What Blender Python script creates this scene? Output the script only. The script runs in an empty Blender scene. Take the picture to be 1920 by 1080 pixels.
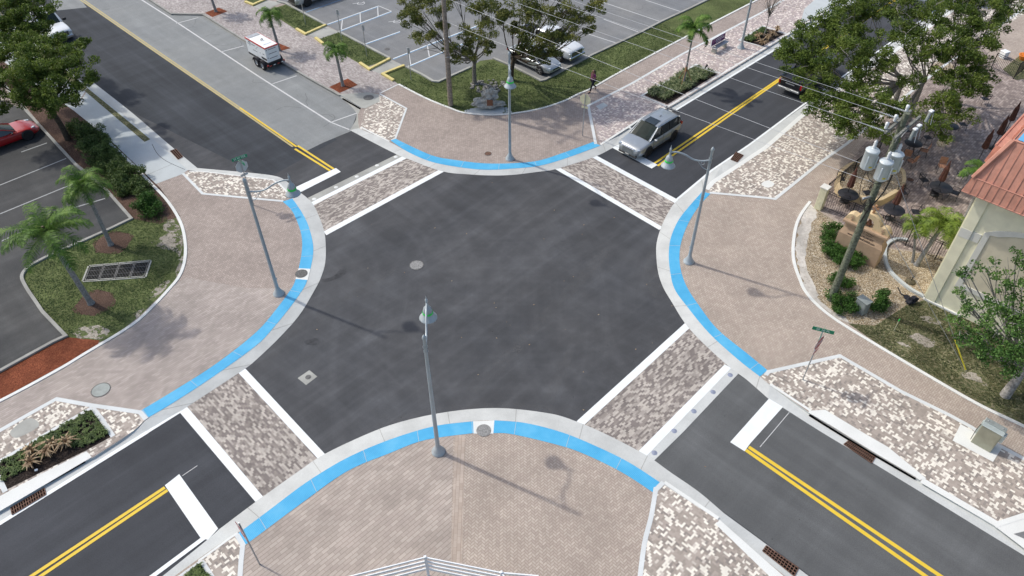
import bpy, math, random
import numpy as np
from mathutils import Vector, Matrix
R = math.radians
sc = bpy.context.scene
# ------------------------------------------------------------------ camera, world, sun, exposure
PITCH, ROLL, HEAD = R(43.603), R(-0.2564), R(0.4519)
HC = 27.6
FP = 1391.15
Fv = Vector((math.sin(HEAD)*math.cos(PITCH), math.cos(HEAD)*math.cos(PITCH), -math.sin(PITCH)))
Xv = Vector((math.cos(HEAD), -math.sin(HEAD), 0)); Uv = Xv.cross(Fv)
Xv = Xv*math.cos(ROLL)+Uv*math.sin(ROLL); Uv = Xv.cross(Fv)
CAM = Vector((0, 0, HC))
cd = bpy.data.cameras.new('camera'); cam = bpy.data.objects.new('camera', cd)
sc.collection.objects.link(cam); sc.camera = cam
cam.matrix_world = Matrix(((Xv.x, Uv.x, -Fv.x, 0), (Xv.y, Uv.y, -Fv.y, 0), (Xv.z, Uv.z, -Fv.z, HC), (0, 0, 0, 1)))
cd.sensor_width = 36; cd.lens = 36*FP/1920; cd.clip_start = .5; cd.clip_end = 3000
w = bpy.data.worlds.new('World'); sc.world = w; w.use_nodes = True
nt = w.node_tree; sky = nt.nodes.new('ShaderNodeTexSky'); sky.sky_type = 'NISHITA'; sky.sun_disc = False
SUN_EL, SUN_AZ = R(48), R(152.5)
sky.sun_elevation = SUN_EL; sky.sun_rotation = R(90)-SUN_AZ+2*math.pi
sky.air_density = 1.0; sky.dust_density = 3.0; sky.ozone_density = 1.0
nt.links.new(sky.outputs[0], nt.nodes['Background'].inputs[0]); nt.nodes['Background'].inputs[1].default_value = 0.15
sl = bpy.data.lights.new('sun', 'SUN'); sun = bpy.data.objects.new('sun', sl); sc.collection.objects.link(sun)
sl.energy = 2.1; sl.angle = R(1.4); sl.color = (1, .95, .87)
sd = Vector((math.cos(SUN_EL)*math.cos(SUN_AZ), math.cos(SUN_EL)*math.sin(SUN_AZ), math.sin(SUN_EL)))
sun.rotation_euler = sd.to_track_quat('Z', 'Y').to_euler(); sun.location = (0, 0, 60)
sc.view_settings.view_transform = 'Standard'; sc.view_settings.look = 'None'; sc.view_settings.gamma = 1
sc.view_settings.exposure = 0.24
rnd = random.Random(7); nr = np.random.RandomState(11)
C = sc.collection
E1 = Vector((math.cos(R(-45)), math.sin(R(-45)), 0)); E2 = Vector((math.cos(R(44.3)), math.sin(R(44.3)), 0)); UPV = Vector((0, 0, 1))
TH_A, TH_B = R(-45), R(44.3)
ZL = .12
def at(px, py, z=0.):
    d = Fv*FP+Xv*(px-960)-Uv*(py-540); t = (z-HC)/d.z
    return CAM+d*t
def zat(base, py, zb=ZL):
    """height above the ground at which the vertical through base reaches image row py"""
    P = at(base[0], base[1], zb); best = (1e9, 0)
    for i in range(1500):
        q = P+Vector((0, 0, i*.01))-CAM; v = 540-FP*(q.dot(Uv))/(q.dot(Fv))
        if abs(v-py) < best[0]: best = (abs(v-py), i*.01)
    return best[1]
def lin(c):
    return tuple(((v/255.)/12.92 if v/255. <= .04045 else ((v/255.+.055)/1.055)**2.4) for v in c)
# ------------------------------------------------------------------ materials
MATS = {}
class NB:
    def __init__(s, name, rough=.8, metal=0., spec=.5):
        s.m = bpy.data.materials.new(name); s.m.use_nodes = True; s.t = s.m.node_tree; s.b = s.t.nodes['Principled BSDF']
        s.b.inputs['Roughness'].default_value = rough; s.b.inputs['Metallic'].default_value = metal
        s.b.inputs['Specular IOR Level'].default_value = spec
        s.pos = s.n('ShaderNodeNewGeometry').outputs['Position']; MATS[name] = s.m
    def n(s, t, **k):
        o = s.t.nodes.new(t)
        for a, b in k.items(): setattr(o, a, b)
        return o
    def L(s, a, b): s.t.links.new(a, b)
    def math(s, op, a, b=None, c=None):
        o = s.n('ShaderNodeMath', operation=op)
        for i, v in enumerate((a, b, c)):
            if v is None: continue
            if isinstance(v, (int, float)): o.inputs[i].default_value = v
            else: s.L(v, o.inputs[i])
        return o.outputs[0]
    def mapping(s, rot=0, scale=(1, 1, 1), src=None):
        o = s.n('ShaderNodeMapping'); o.inputs['Rotation'].default_value = (0, 0, rot); s.L(src or s.pos, o.inputs[0])
        q = s.n('ShaderNodeMapping'); q.inputs['Scale'].default_value = scale; s.L(o.outputs[0], q.inputs[0]); return q.outputs[0]
    def noise(s, scale, detail=3, rough=.55, vec=None, dist=0):
        o = s.n('ShaderNodeTexNoise'); o.inputs['Scale'].default_value = scale; o.inputs['Detail'].default_value = detail
        o.inputs['Roughness'].default_value = rough; o.inputs['Distortion'].default_value = dist
        s.L(vec or s.pos, o.inputs['Vector']); return s.math('MULTIPLY_ADD', o.outputs['Fac'], 1.7, -.35)
    def ramp(s, fac, stops, interp='LINEAR'):
        o = s.n('ShaderNodeValToRGB'); o.color_ramp.interpolation = interp; cr = o.color_ramp
        while len(cr.elements) < len(stops): cr.elements.new(.5)
        for e, (p, c) in zip(cr.elements, stops):
            e.position = p; e.color = (*c, 1) if isinstance(c, tuple) else (c, c, c, 1)
        s.L(fac, o.inputs[0]); return o.outputs[0]
    def mix(s, fac, a, b, mode='MIX'):
        o = s.n('ShaderNodeMix', data_type='RGBA', blend_type=mode)
        if isinstance(fac, (int, float)): o.inputs['Factor'].default_value = fac
        else: s.L(fac, o.inputs['Factor'])
        for k, v in ((6, a), (7, b)):
            if isinstance(v, tuple): o.inputs[k].default_value = (*v, 1)
            else: s.L(v, o.inputs[k])
        return o.outputs[2]
    def col(s, c):
        if isinstance(c, tuple): s.b.inputs['Base Color'].default_value = (*c, 1)
        else: s.L(c, s.b.inputs['Base Color'])
    def bump(s, h, strength=.3, dist=.02):
        o = s.n('ShaderNodeBump'); o.inputs['Strength'].default_value = strength; o.inputs['Distance'].default_value = dist
        s.L(h, o.inputs['Height']); s.L(o.outputs[0], s.b.inputs['Normal'])
    def rough(s, v): s.L(v, s.b.inputs['Roughness'])
def simple(name, c, rough=.6, metal=0, var=.12, scale=6, spec=.5, bump=0):
    s = NB(name, rough, metal, spec); f = s.noise(scale, 4)
    a = tuple(v*(1-var) for v in c); b = tuple(min(1, v*(1+var)) for v in c)
    s.col(s.ramp(f, [(.3, a), (.7, b)]))
    if bump: s.bump(s.noise(scale*8, 3), bump)
    return s.m
def speckle(s, base, amt=.25, scale=60):
    """fine light/dark grit over base"""
    f = s.noise(scale, 2, .7); return s.mix(1.0, base, s.ramp(f, [(.3, 1-amt), (.7, 1+amt)]), 'MULTIPLY')
def asphalt(name, c, var=.13, rot=TH_B, streak=.11, spots=True, warm=(1.05, 1.0, .93), arcs=None):
    s = NB(name, .9, 0, .25)
    big = s.noise(.22, 4, .6); b2 = s.noise(.9, 5, .65)
    a = s.ramp(big, [(.15, tuple(v*(1-var) for v in c)), (.9, tuple(v*(1+var)*k for v, k in zip(c, warm)))])
    if arcs:
        for rt, lo, hi in ((rot, .93, 1.2), (rot-1.3, .97, 1.06)): a = s.mix(1.0, a, s.ramp(s.noise(1.0, 4, .55, s.mapping(-rt, (.03, .26, 1)), .5), [(.15, lo), (.5, 1), (.9, hi)]), 'MULTIPLY')
    for rt, kk in ((rot, 1.), (rot-math.pi/2, .6 if spots else .2)):
        st = s.noise(1.0, 4, .6, s.mapping(-rt, (.07, 1.1, 1)), .15)
        a = s.mix(1.0, a, s.ramp(st, [(.25, 1-streak*kk), (.55, 1), (.8, 1+streak*1.6*kk)]), 'MULTIPLY')
    a = s.mix(1.0, a, s.ramp(b2, [(.25, .96), (.75, 1.04)]), 'MULTIPLY')
    if arcs:
        sp = s.n('ShaderNodeSeparateXYZ'); s.L(s.pos, sp.inputs[0])
        for q, (cx, cy) in enumerate(arcs):
            dx = s.math('SUBTRACT', sp.outputs[0], cx); dy = s.math('SUBTRACT', sp.outputs[1], cy); d = s.math('SQRT', s.math('ADD', s.math('MULTIPLY', dx, dx), s.math('MULTIPLY', dy, dy)))
            an = s.math('ARCTAN2', dy, dx); cb = s.n('ShaderNodeCombineXYZ'); s.L(s.math('MULTIPLY', d, 1.3), cb.inputs[0]); s.L(s.math('MULTIPLY', an, .9), cb.inputs[1]); cb.inputs[2].default_value = q*7.3
            a = s.mix(1.0, a, s.ramp(s.noise(1.0, 4, .6, cb.outputs[0]), [(.2, .95), (.5, 1.), (.9, 1.13)]), 'MULTIPLY')
    a = speckle(s, a, .16, 34)
    if spots:
        a = s.mix(s.ramp(s.noise(.35, 6, .8), [(.72, 0.), (1.0, .35)]), a, tuple(v*1.9 for v in c))
        a = s.mix(s.ramp(s.noise(.8, 6, .7, dist=.6), [(.80, 0.), (.86, .45)]), a, tuple(v*.6 for v in c))
        v = s.n('ShaderNodeTexVoronoi'); v.inputs['Scale'].default_value = 1.1; s.L(s.pos, v.inputs['Vector'])
        a = s.mix(s.ramp(v.outputs['Distance'], [(.02, .8), (.035, 0.)]), a, tuple(v_*.3 for v_ in c))
    s.col(a); s.bump(s.noise(70, 3, .8), .25, .01); return s.m
def concrete(name, c, rot=TH_B, joint=0, stain=.15, rough=.85):
    s = NB(name, rough, 0, .3)
    a = s.ramp(s.noise(.8, 5, .6), [(.3, tuple(v*(1-stain) for v in c)), (.7, c)])
    a = s.mix(s.ramp(s.noise(1.6, 7, .75), [(.66, 0.), (.95, .35)]), a, tuple(v*.62*k for v, k in zip(c, (1, .97, .92))))
    a = speckle(s, a, .06, 30); s.col(a); s.bump(s.noise(40, 3), .1, .01); return s.m
def herring(name, colors, rot, cell=.1, joint=None, jw=.09, tint=.1, patch=None, jamt=.5):
    """90 degree herringbone of 2:1 pavers, one random colour per paver"""
    s = NB(name, .85, 0, .3)
    sx = s.n('ShaderNodeSeparateXYZ'); s.L(s.mapping(-rot, (1/cell, 1/cell, 1)), sx.inputs[0])
    x, y = sx.outputs[0], sx.outputs[1]
    i, j = s.math('FLOOR', x), s.math('FLOOR', y)
    k = s.math('FLOORED_MODULO', s.math('SUBTRACT', i, j), 4)
    eq = lambda v: s.math('COMPARE', k, v, .1)
    k1, k2, k3 = eq(1.), eq(2.), eq(3.)
    ii = s.math('SUBTRACT', i, k1); jj = s.math('SUBTRACT', j, k2)
    cb = s.n('ShaderNodeCombineXYZ'); s.L(ii, cb.inputs[0]); s.L(jj, cb.inputs[1])
    wn = s.n('ShaderNodeTexWhiteNoise', noise_dimensions='2D'); s.L(cb.outputs[0], wn.inputs['Vector'])
    n = len(colors); stops = [(p, c) for p, c in colors]
    if patch:  # regional drift of which colours are laid
        f = s.math('ADD', wn.outputs['Value'], s.math('MULTIPLY', s.math('SUBTRACT', s.noise(.8, 3), .5), patch))
    else: f = wn.outputs['Value']
    a = s.ramp(f, stops, 'CONSTANT')
    w2 = s.n('ShaderNodeSeparateColor'); s.L(wn.outputs['Color'], w2.inputs[0])
    a = s.mix(1.0, a, s.ramp(w2.outputs[1], [(0, 1-tint), (1, 1+tint)]), 'MULTIPLY')
    a = s.mix(1.0, a, s.ramp(s.noise(.5, 5, .65), [(.3, .92), (.7, 1.08)]), 'MULTIPLY')
    if joint:
        u, v = s.math('SUBTRACT', x, ii), s.math('SUBTRACT', y, jj)
        vert = s.math('MAXIMUM', k2, k3)
        wu = s.math('SUBTRACT', 2, vert); wv = s.math('ADD', 1, vert)
        e = s.math('MINIMUM', s.math('MINIMUM', u, s.math('SUBTRACT', wu, u)), s.math('MINIMUM', v, s.math('SUBTRACT', wv, v)))
        a = s.mix(s.math('MULTIPLY', s.math('LESS_THAN', e, jw), jamt), a, joint)
    a = speckle(s, a, .05, 50)
    s.col(a); return s.m
def running(name, colors, rot, bl=.2, bw=.1, joint=None, jw=.12, jv=None, tint=.1, jamt=.6, patch=0, smear=.1):
    s = NB(name, .85, 0, .3)
    sx = s.n('ShaderNodeSeparateXYZ'); s.L(s.mapping(-rot, (1/bl, 1/bw, 1)), sx.inputs[0])
    x, y = sx.outputs[0], sx.outputs[1]; j = s.math('FLOOR', y)
    x2 = s.math('ADD', x, s.math('MULTIPLY', s.math('FLOORED_MODULO', j, 2), .5)); i = s.math('FLOOR', x2)
    cb = s.n('ShaderNodeCombineXYZ'); s.L(i, cb.inputs[0]); s.L(j, cb.inputs[1])
    wn = s.n('ShaderNodeTexWhiteNoise', noise_dimensions='2D'); s.L(cb.outputs[0], wn.inputs['Vector'])
    f = wn.outputs['Value']
    if patch: f = s.math('ADD', f, s.math('MULTIPLY', s.math('SUBTRACT', s.noise(.9, 3), .5), patch))
    a = s.ramp(f, colors, 'CONSTANT')
    w2 = s.n('ShaderNodeSeparateColor'); s.L(wn.outputs['Color'], w2.inputs[0])
    a = s.mix(1.0, a, s.ramp(w2.outputs[1], [(0, 1-tint), (1, 1+tint)]), 'MULTIPLY')
    a = s.mix(1.0, a, s.ramp(s.noise(.5, 5, .65), [(.3, 1-smear), (.7, 1+smear)]), 'MULTIPLY')
    if joint:
        v = s.math('SUBTRACT', y, j); jm = s.math('LESS_THAN', v, jw)
        if jv: jm = s.math('MAXIMUM', jm, s.math('MULTIPLY', s.math('LESS_THAN', s.math('SUBTRACT', x2, i), jv), .6))
        a = s.mix(s.math('MULTIPLY', jm, jamt), a, joint)
    s.col(speckle(s, a, .05, 50)); return s.m
def ground(name, cols, scale=8, bumpd=.03, big=.5, gap=None):
    s = NB(name, .95, 0, .15)
    a = s.ramp(s.noise(scale, 6, .75), cols)
    a = s.mix(1.0, a, s.ramp(s.noise(big, 4, .6), [(.3, .75), (.7, 1.2)]), 'MULTIPLY')
    s.col(a); s.bump(s.noise(scale*2, 5, .7), .9, bumpd); return s.m
def pebbles(name, stops, scale=14, bumpd=.04):
    s = NB(name, .8, 0, .3)
    v = s.n('ShaderNodeTexVoronoi'); v.inputs['Scale'].default_value = scale; s.L(s.pos, v.inputs['Vector'])
    sp = s.n('ShaderNodeSeparateColor'); s.L(v.outputs['Color'], sp.inputs[0])
    a = s.ramp(sp.outputs[0], stops)
    a = s.mix(s.ramp(v.outputs['Distance'], [(.35, 0.), (.7, .75)]), a, tuple(x*.35 for x in stops[0][1]))
    a = s.mix(1.0, a, s.ramp(s.noise(.9, 4), [(.3, .8), (.7, 1.12)]), 'MULTIPLY')
    s.col(a); h = s.math('SUBTRACT', 1, v.outputs['Distance']); s.bump(h, .8, bumpd); return s.m
def leafmat(name, dark, mid, light, scale=1.2, trans=.25):
    s = NB(name, .6, 0, .3)
    f = s.noise(scale, 3, .6); g = s.noise(23, 2, .6)
    a = s.ramp(s.math('ADD', s.math('MULTIPLY', f, .55), s.math('MULTIPLY', g, .45)), [(.36, dark), (.5, mid), (.64, light)])
    s.col(a)
    tr = s.n('ShaderNodeBsdfTranslucent'); s.L(a, tr.inputs[0]); mx = s.n('ShaderNodeMixShader'); mx.inputs[0].default_value = trans
    s.L(s.b.outputs[0], mx.inputs[1]); s.L(tr.outputs[0], mx.inputs[2]); s.L(mx.outputs[0], s.t.nodes['Material Output'].inputs[0]); return s.m
asphalt('asphalt_new', (.071, .075, .081), .09, warm=(1.03, 1, .96), arcs=((.2, 12.5), (-17, 28), (0, 42), (17, 27))); asphalt('asphalt_se', (.112, .117, .118), .08, TH_A, .09, warm=(1, 1, 1)); asphalt('asphalt_leg', (.058, .062, .069), .12, spots=False, warm=(1, 1, 1))  # asphalt_se is lighter: hazy surface glare put into its base colour
asphalt('asphalt_nw', (.048, .054, .062), .15, TH_A, .15, warm=(1, 1, 1))
asphalt('asphalt_old', (.235, .25, .252), .08, TH_A, .06, warm=(1.02, 1, .97)); asphalt('asphalt_lot', (.20, .212, .222), .12, TH_A, .07)
asphalt('asphalt_lot_dark', (.066, .070, .073), .35, TH_B, .1)
concrete('concrete', (.57, .585, .56)); concrete('concrete_white', (.73, .745, .71), stain=.07)
concrete('concrete_old', (.40, .405, .37), stain=.2); concrete('concrete_blue', (.50, .54, .54), stain=.08); concrete('concrete_gutter', (.56, .58, .56), stain=.12)
concrete('border', (.66, .69, .68), stain=.1); concrete('kerb_grey', (.36, .36, .33), stain=.25)
herring('pavers_red', [(0, (.36, .31, .272)), (.35, (.395, .34, .30)), (.7, (.335, .29, .255))], TH_B, .1, joint=(.20, .15, .13), jw=.16, tint=.06, jamt=.5)
running('pavers_red_rows', [(0, (.375, .33, .295)), (.35, (.41, .36, .325)), (.7, (.355, .315, .28))], TH_B, .24, .12, joint=(.17, .13, .115), jw=.2, jv=.05, tint=.06, jamt=.5)
running('pavers_rows_large', [(0, (.395, .34, .295)), (.35, (.43, .375, .325)), (.7, (.375, .325, .28))], TH_B, .33, .165, joint=(.17, .135, .115), jw=.16, jv=.05, tint=.05, jamt=.55)
herring('pavers_tan', [(0, (.41, .35, .295)), (.35, (.445, .385, .325)), (.7, (.39, .33, .28))], TH_B, .1, joint=(.22, .17, .135), jw=.15, tint=.05, jamt=.5)
running('pavers_soldier', [(0, (.41, .34, .28)), (.5, (.44, .37, .31))], R(90), .3, .15, joint=(.2, .15, .12), jw=.1, jv=.05, tint=.06)
TUM = [(0, (.26, .23, .205)), (.12, (.385, .335, .29)), (.42, (.325, .285, .245)), (.67, (.74, .70, .61)), (.92, (.54, .49, .43))]
herring('pavers_mixed', TUM, TH_B, .092, tint=.06, patch=.25)
herring('pavers_mixed_small', [(0, (.36, .31, .30)), (.3, (.46, .39, .37)), (.55, (.40, .34, .31)), (.78, (.66, .60, .54))], TH_B, .092, tint=.1, patch=.2)
CW = [(0, (.20, .175, .16)), (.28, (.26, .23, .205)), (.52, (.36, .325, .29)), (.74, (.46, .42, .37))]
running('crosswalk_b', CW, TH_B, .19, .088, tint=.06, patch=.12); running('crosswalk_a', CW, TH_A, .19, .088, tint=.06, patch=.12)
running('pavers_patio', [(0, (.24, .195, .175)), (.4, (.31, .255, .225)), (.75, (.38, .32, .285))], TH_B, .24, .14, joint=(.09, .075, .07), jw=.16, jv=.09, tint=.12)
running('pavers_old', [(0, (.31, .28, .265)), (.4, (.37, .335, .32)), (.8, (.44, .41, .385))], TH_A, .2, .1, joint=(.24, .2, .19), jw=.12, jv=.06, tint=.12)
s = NB('tactile_blue', .7, 0, .3); sx = s.n('ShaderNodeSeparateXYZ'); s.L(s.mapping(-TH_B, (1/.06, 1/.06, 1)), sx.inputs[0])
du = s.math('SUBTRACT', s.math('FRACT', sx.outputs[0]), .5); dv = s.math('SUBTRACT', s.math('FRACT', sx.outputs[1]), .5)
dd = s.math('SQRT', s.math('ADD', s.math('MULTIPLY', du, du), s.math('MULTIPLY', dv, dv)))
a = s.ramp(s.noise(.7, 6, .7), [(.25, (.05, .34, .60)), (.5, (.065, .39, .66)), (.8, (.12, .45, .69))])
a = s.mix(s.ramp(dd, [(.22, 1.), (.3, 0.)]), a, (.14, .47, .72)); a = s.mix(s.ramp(s.noise(1.3, 8, .8), [(.68, 0.), (.95, .6)]), a, (.40, .50, .55))
s.col(a); s.bump(s.ramp(dd, [(.2, 1.), (.32, 0.)]), .5, .006)
for nm, c, wr in (('paint_white', (.80, .84, .83), .05), ('paint_old', (.60, .61, .60), .3), ('paint_yellow', (.74, .52, .045), .05), ('paint_yellow_old', (.47, .39, .17), .35), ('paint_blue', (.16, .33, .52), .3), ('paint_faded', (.34, .36, .36), .42), ('paint_curb', (.66, .56, .22), .2)):
    s = NB(nm, .6, 0, .4); a = s.ramp(s.noise(2, 5, .6), [(.3, tuple(v*.93 for v in c)), (.7, c)])
    a = s.mix(s.ramp(s.noise(9, 6, .8), [(.86-wr, 0.), (1.0-wr*.5, .8 if wr > .1 else .35)]), a, (.24, .24, .23)); s.col(a); s.b.inputs['Roughness'].default_value = .7
ground('grass_ground', [(.2, (.05, .07, .024)), (.5, (.105, .135, .048)), (.85, (.19, .19, .10))], 9)
ground('grass_dry', [(.3, (.06, .075, .035)), (.5, (.12, .125, .06)), (.72, (.26, .23, .15))], 7)
ground('mulch_red', [(.3, (.08, .022, .012)), (.5, (.24, .07, .035)), (.7, (.42, .16, .08))], 26, .04)
ground('mulch_brown', [(.2, (.05, .033, .027)), (.5, (.115, .07, .052)), (.85, (.28, .21, .165))], 22, .04)
ground('soil_dark', [(.3, (.015, .011, .009)), (.5, (.04, .03, .025)), (.75, (.12, .095, .08))], 18, .05)
ground('sand', [(.2, (.20, .18, .145)), (.5, (.33, .30, .25)), (.8, (.43, .40, .35))], 8, .02)
def ragged(name, src):
    m = MATS[src].copy(); m.name = name; MATS[name] = m; t = m.node_tree; g = t.nodes.new('ShaderNodeNewGeometry'); n = t.nodes.new('ShaderNodeTexNoise'); n.inputs['Scale'].default_value = 2.2; n.inputs['Detail'].default_value = 7; n.inputs['Roughness'].default_value = .7
    r = t.nodes.new('ShaderNodeValToRGB'); r.color_ramp.elements[0].position = .46; r.color_ramp.elements[1].position = .50; x = t.nodes.new('ShaderNodeMixShader'); tr = t.nodes.new('ShaderNodeBsdfTransparent'); out = t.nodes['Material Output']
    t.links.new(g.outputs['Position'], n.inputs['Vector']); t.links.new(n.outputs['Fac'], r.inputs[0]); t.links.new(r.outputs[0], x.inputs[0]); t.links.new(tr.outputs[0], x.inputs[1]); t.links.new(t.nodes['Principled BSDF'].outputs[0], x.inputs[2]); t.links.new(x.outputs[0], out.inputs[0])
ragged('sand_ragged', 'sand')
def stain(name, c, k):
    s = NB(name, .9, 0, .2); s.col(c); tr = s.n('ShaderNodeBsdfTransparent'); mx = s.n('ShaderNodeMixShader'); s.L(s.ramp(s.noise(2.6, 6, .7), [(.3, 0.), (.9, k)]), mx.inputs[0]); s.L(tr.outputs[0], mx.inputs[1]); s.L(s.b.outputs[0], mx.inputs[2]); s.L(mx.outputs[0], s.t.nodes['Material Output'].inputs[0])
stain('stain_dark', (.04, .04, .043), .5); stain('stain_light', (.22, .22, .215), .17); stain('stain_rust', (.22, .13, .06), .3)
ground('sand_pale', [(.15, (.28, .25, .21)), (.4, (.50, .47, .42)), (.8, (.62, .60, .55))], 5, .02)
pebbles('gravel', [(0, (.26, .19, .11)), (.35, (.45, .36, .23)), (.7, (.60, .51, .37)), (1, (.72, .66, .54))], 20, .03)
leafmat('leaf_tree', (.05, .09, .015), (.11, .17, .026), (.21, .27, .055), trans=.38); leafmat('leaf_olive', (.06, .085, .02), (.135, .16, .036), (.26, .26, .065), trans=.35)
leafmat('leaf_bright', (.04, .10, .02), (.09, .19, .04), (.18, .29, .08)); leafmat('leaf_hedge', (.025, .065, .01), (.05, .125, .02), (.09, .20, .035), 3)
leafmat('leaf_palm', (.045, .10, .016), (.10, .21, .03), (.20, .31, .06), 2, .3); leafmat('leaf_palm_yellow', (.06, .10, .012), (.15, .23, .03), (.27, .36, .06), 2)
leafmat('leaf_dark', (.038, .07, .018), (.08, .13, .032), (.15, .21, .06), 3); leafmat('leaf_lily', (.06, .10, .035), (.15, .20, .08), (.40, .42, .24), 5)
leafmat('leaf_tan', (.20, .13, .07), (.38, .26, .15), (.52, .42, .27), 6); leafmat('blade', (.05, .09, .022), (.095, .155, .038), (.18, .22, .08), 1.0)
leafmat('blade_dry', (.05, .07, .025), (.11, .125, .05), (.22, .2, .10), 1.5)
simple('bark_grey', (.20, .185, .16), .9, 0, .35, 9, .2, .5); simple('bark_pale', (.30, .285, .26), .9, 0, .3, 9, .2, .4); simple('bark_dark', (.07, .055, .04), .9, 0, .3, 9, .2, .5)
simple('palm_trunk', (.25, .25, .24), .85, 0, .25, 12, .2, .3); simple('boots', (.10, .085, .05), .9, 0, .4, 20)
simple('lamp_paint', (.40, .45, .47), .45, .25, .06, 3); simple('steel', (.42, .44, .45), .45, .6, .1, 5); simple('green_band', (.05, .75, .12), .5, 0, .03, 3)
simple('sign_back', (.52, .56, .57), .5, .3, .05, 3); simple('sign_cream', (.86, .78, .50), .5, .1, .05, 3); simple('sign_red', (.42, .045, .045), .5, 0, .1, 3); simple('sign_green', (.015, .25, .12), .5, 0, .05, 3)
simple('white', (.80, .83, .83), .5, 0, .03, 3); simple('black', (.012, .012, .013), .5, 0, .2, 5); simple('rubber', (.018, .018, .02), .85, 0, .2, 8); simple('dark_metal', (.03, .03, .035), .5, .4, .2, 6)
simple('rust', (.15, .085, .06), .85, .2, .3, 14); simple('iron', (.14, .14, .135), .8, .3, .3, 14); simple('iron_pale', (.26, .26, .25), .8, .1, .25, 14)
simple('glass_dark', (.02, .028, .03), .06, 0, .1, 2, .8); simple('glass_screen', (.022, .032, .030), .1, 0, .15, 2, .08); simple('chrome', (.7, .7, .7), .15, .95, .05, 4)
for nm, c in (('paint_silver', (.42, .45, .46)), ('paint_red', (.36, .008, .012)), ('paint_white_car', (.70, .73, .74)), ('paint_black', (.012, .014, .018)), ('paint_grey_car', (.25, .28, .30))):
    simple(nm, c, .28, .55 if 'silver' in nm or 'grey' in nm else .05, .04, 2); MATS[nm].node_tree.nodes['Principled BSDF'].inputs['Coat Weight'].default_value = .6
simple('headlight', (.62, .66, .68), .1, .4, .1, 30); simple('taillight', (.42, .012, .015), .2, 0, .1, 10); simple('orange', (.8, .25, .03), .4); simple('yellow_tag', (.7, .6, .05), .5)
simple('transformer', (.58, .64, .65), .4, .1, .05, 4); simple('pole_wood', (.15, .165, .12), .95, 0, .35, 10, .1, .5); simple('pole_brown', (.28, .235, .19), .95, 0, .25, 8, .1, .4); simple('arm_wood', (.22, .225, .20), .95, 0, .3, 12, .1, .5)
simple('stucco', (.80, .775, .58), .9, 0, .05, 2, .2, .2); simple('stucco_trim', (.66, .66, .60), .9, 0, .03, 3, .2, .1); simple('stucco_panel', (.63, .58, .44), .9, 0, .05, 2, .2, .2)
simple('roof_coral', (.53, .255, .185), .6, .05, .12, 2); simple('roof_blue', (.13, .42, .68), .6, 0, .05, 2); simple('monument', (.42, .30, .20), .9, 0, .08, 3, .2, .25); simple('monument_cap', (.58, .46, .28), .9, 0, .06, 3, .2, .2)
simple('cross_wood', (.36, .20, .10), .8, 0, .2, 8); simple('letter', (.06, .035, .02), .8); simple('umbrella', (.085, .032, .022), .85, 0, .25, 9); simple('sling', (.36, .19, .12), .8, 0, .15, 8); simple('pillar_cream', (.62, .60, .42), .85, 0, .1, 4, .2, .1)
simple('boulder', (.38, .38, .35), .95, 0, .25, 5, .2, .9); simple('bronze', (.20, .09, .05), .6, .4, .3, 25); simple('cabinet', (.36, .36, .28), .4, .5, .08, 3); simple('cabinet_light', (.55, .62, .60), .4, .4, .06, 4)
simple('purple', (.17, .02, .13), .5, 0, .1, 4); simple('fabric_maroon', (.24, .045, .14), .9, 0, .15, 12); simple('fabric_black', (.012, .013, .02), .9, 0, .2, 10); simple('skin', (.42, .22, .15), .6, 0, .08, 10); simple('hair', (.015, .01, .008), .6, 0, .2, 30)
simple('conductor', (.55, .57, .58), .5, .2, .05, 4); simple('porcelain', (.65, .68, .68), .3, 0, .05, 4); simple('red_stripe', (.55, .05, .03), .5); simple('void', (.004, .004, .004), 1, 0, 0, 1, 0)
simple('plate', (.6, .6, .55), .5); simple('dark_glass_lens', (.25, .28, .36), .5, 0, .1, 9); simple('box_grey', (.25, .28, .27), .6, .1, .1, 4); simple('rock', (.24, .235, .22), .9, 0, .35, 6, .2, .6)
# ------------------------------------------------------------------ mesh builder
def cr(pts, n=6, closed=False):
    """Catmull-Rom through the points"""
    P = [Vector(p) for p in pts]; out = []; N = len(P)
    rng = range(N if closed else N-1)
    for i in rng:
        if closed: a, b, c, d = P[(i-1) % N], P[i], P[(i+1) % N], P[(i+2) % N]
        else: a, b, c, d = P[max(i-1, 0)], P[i], P[i+1], P[min(i+2, N-1)]
        for k in range(n):
            t = k/n; out.append(.5*((2*b)+(c-a)*t+(2*a-5*b+4*c-d)*t*t+(3*b-a-3*c+d)*t**3))
    if not closed: out.append(P[-1])
    return out
def resample(P, n):
    d = [0]
    for a, b in zip(P, P[1:]): d.append(d[-1]+(b-a).length)
    out = []; k = 0
    for i in range(n):
        t = d[-1]*i/(n-1)
        while k < len(P)-2 and d[k+1] < t: k += 1
        s = d[k+1]-d[k]; out.append(P[k].lerp(P[k+1], 0 if s < 1e-9 else min(1, max(0, (t-d[k])/s))))
    return out
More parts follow.
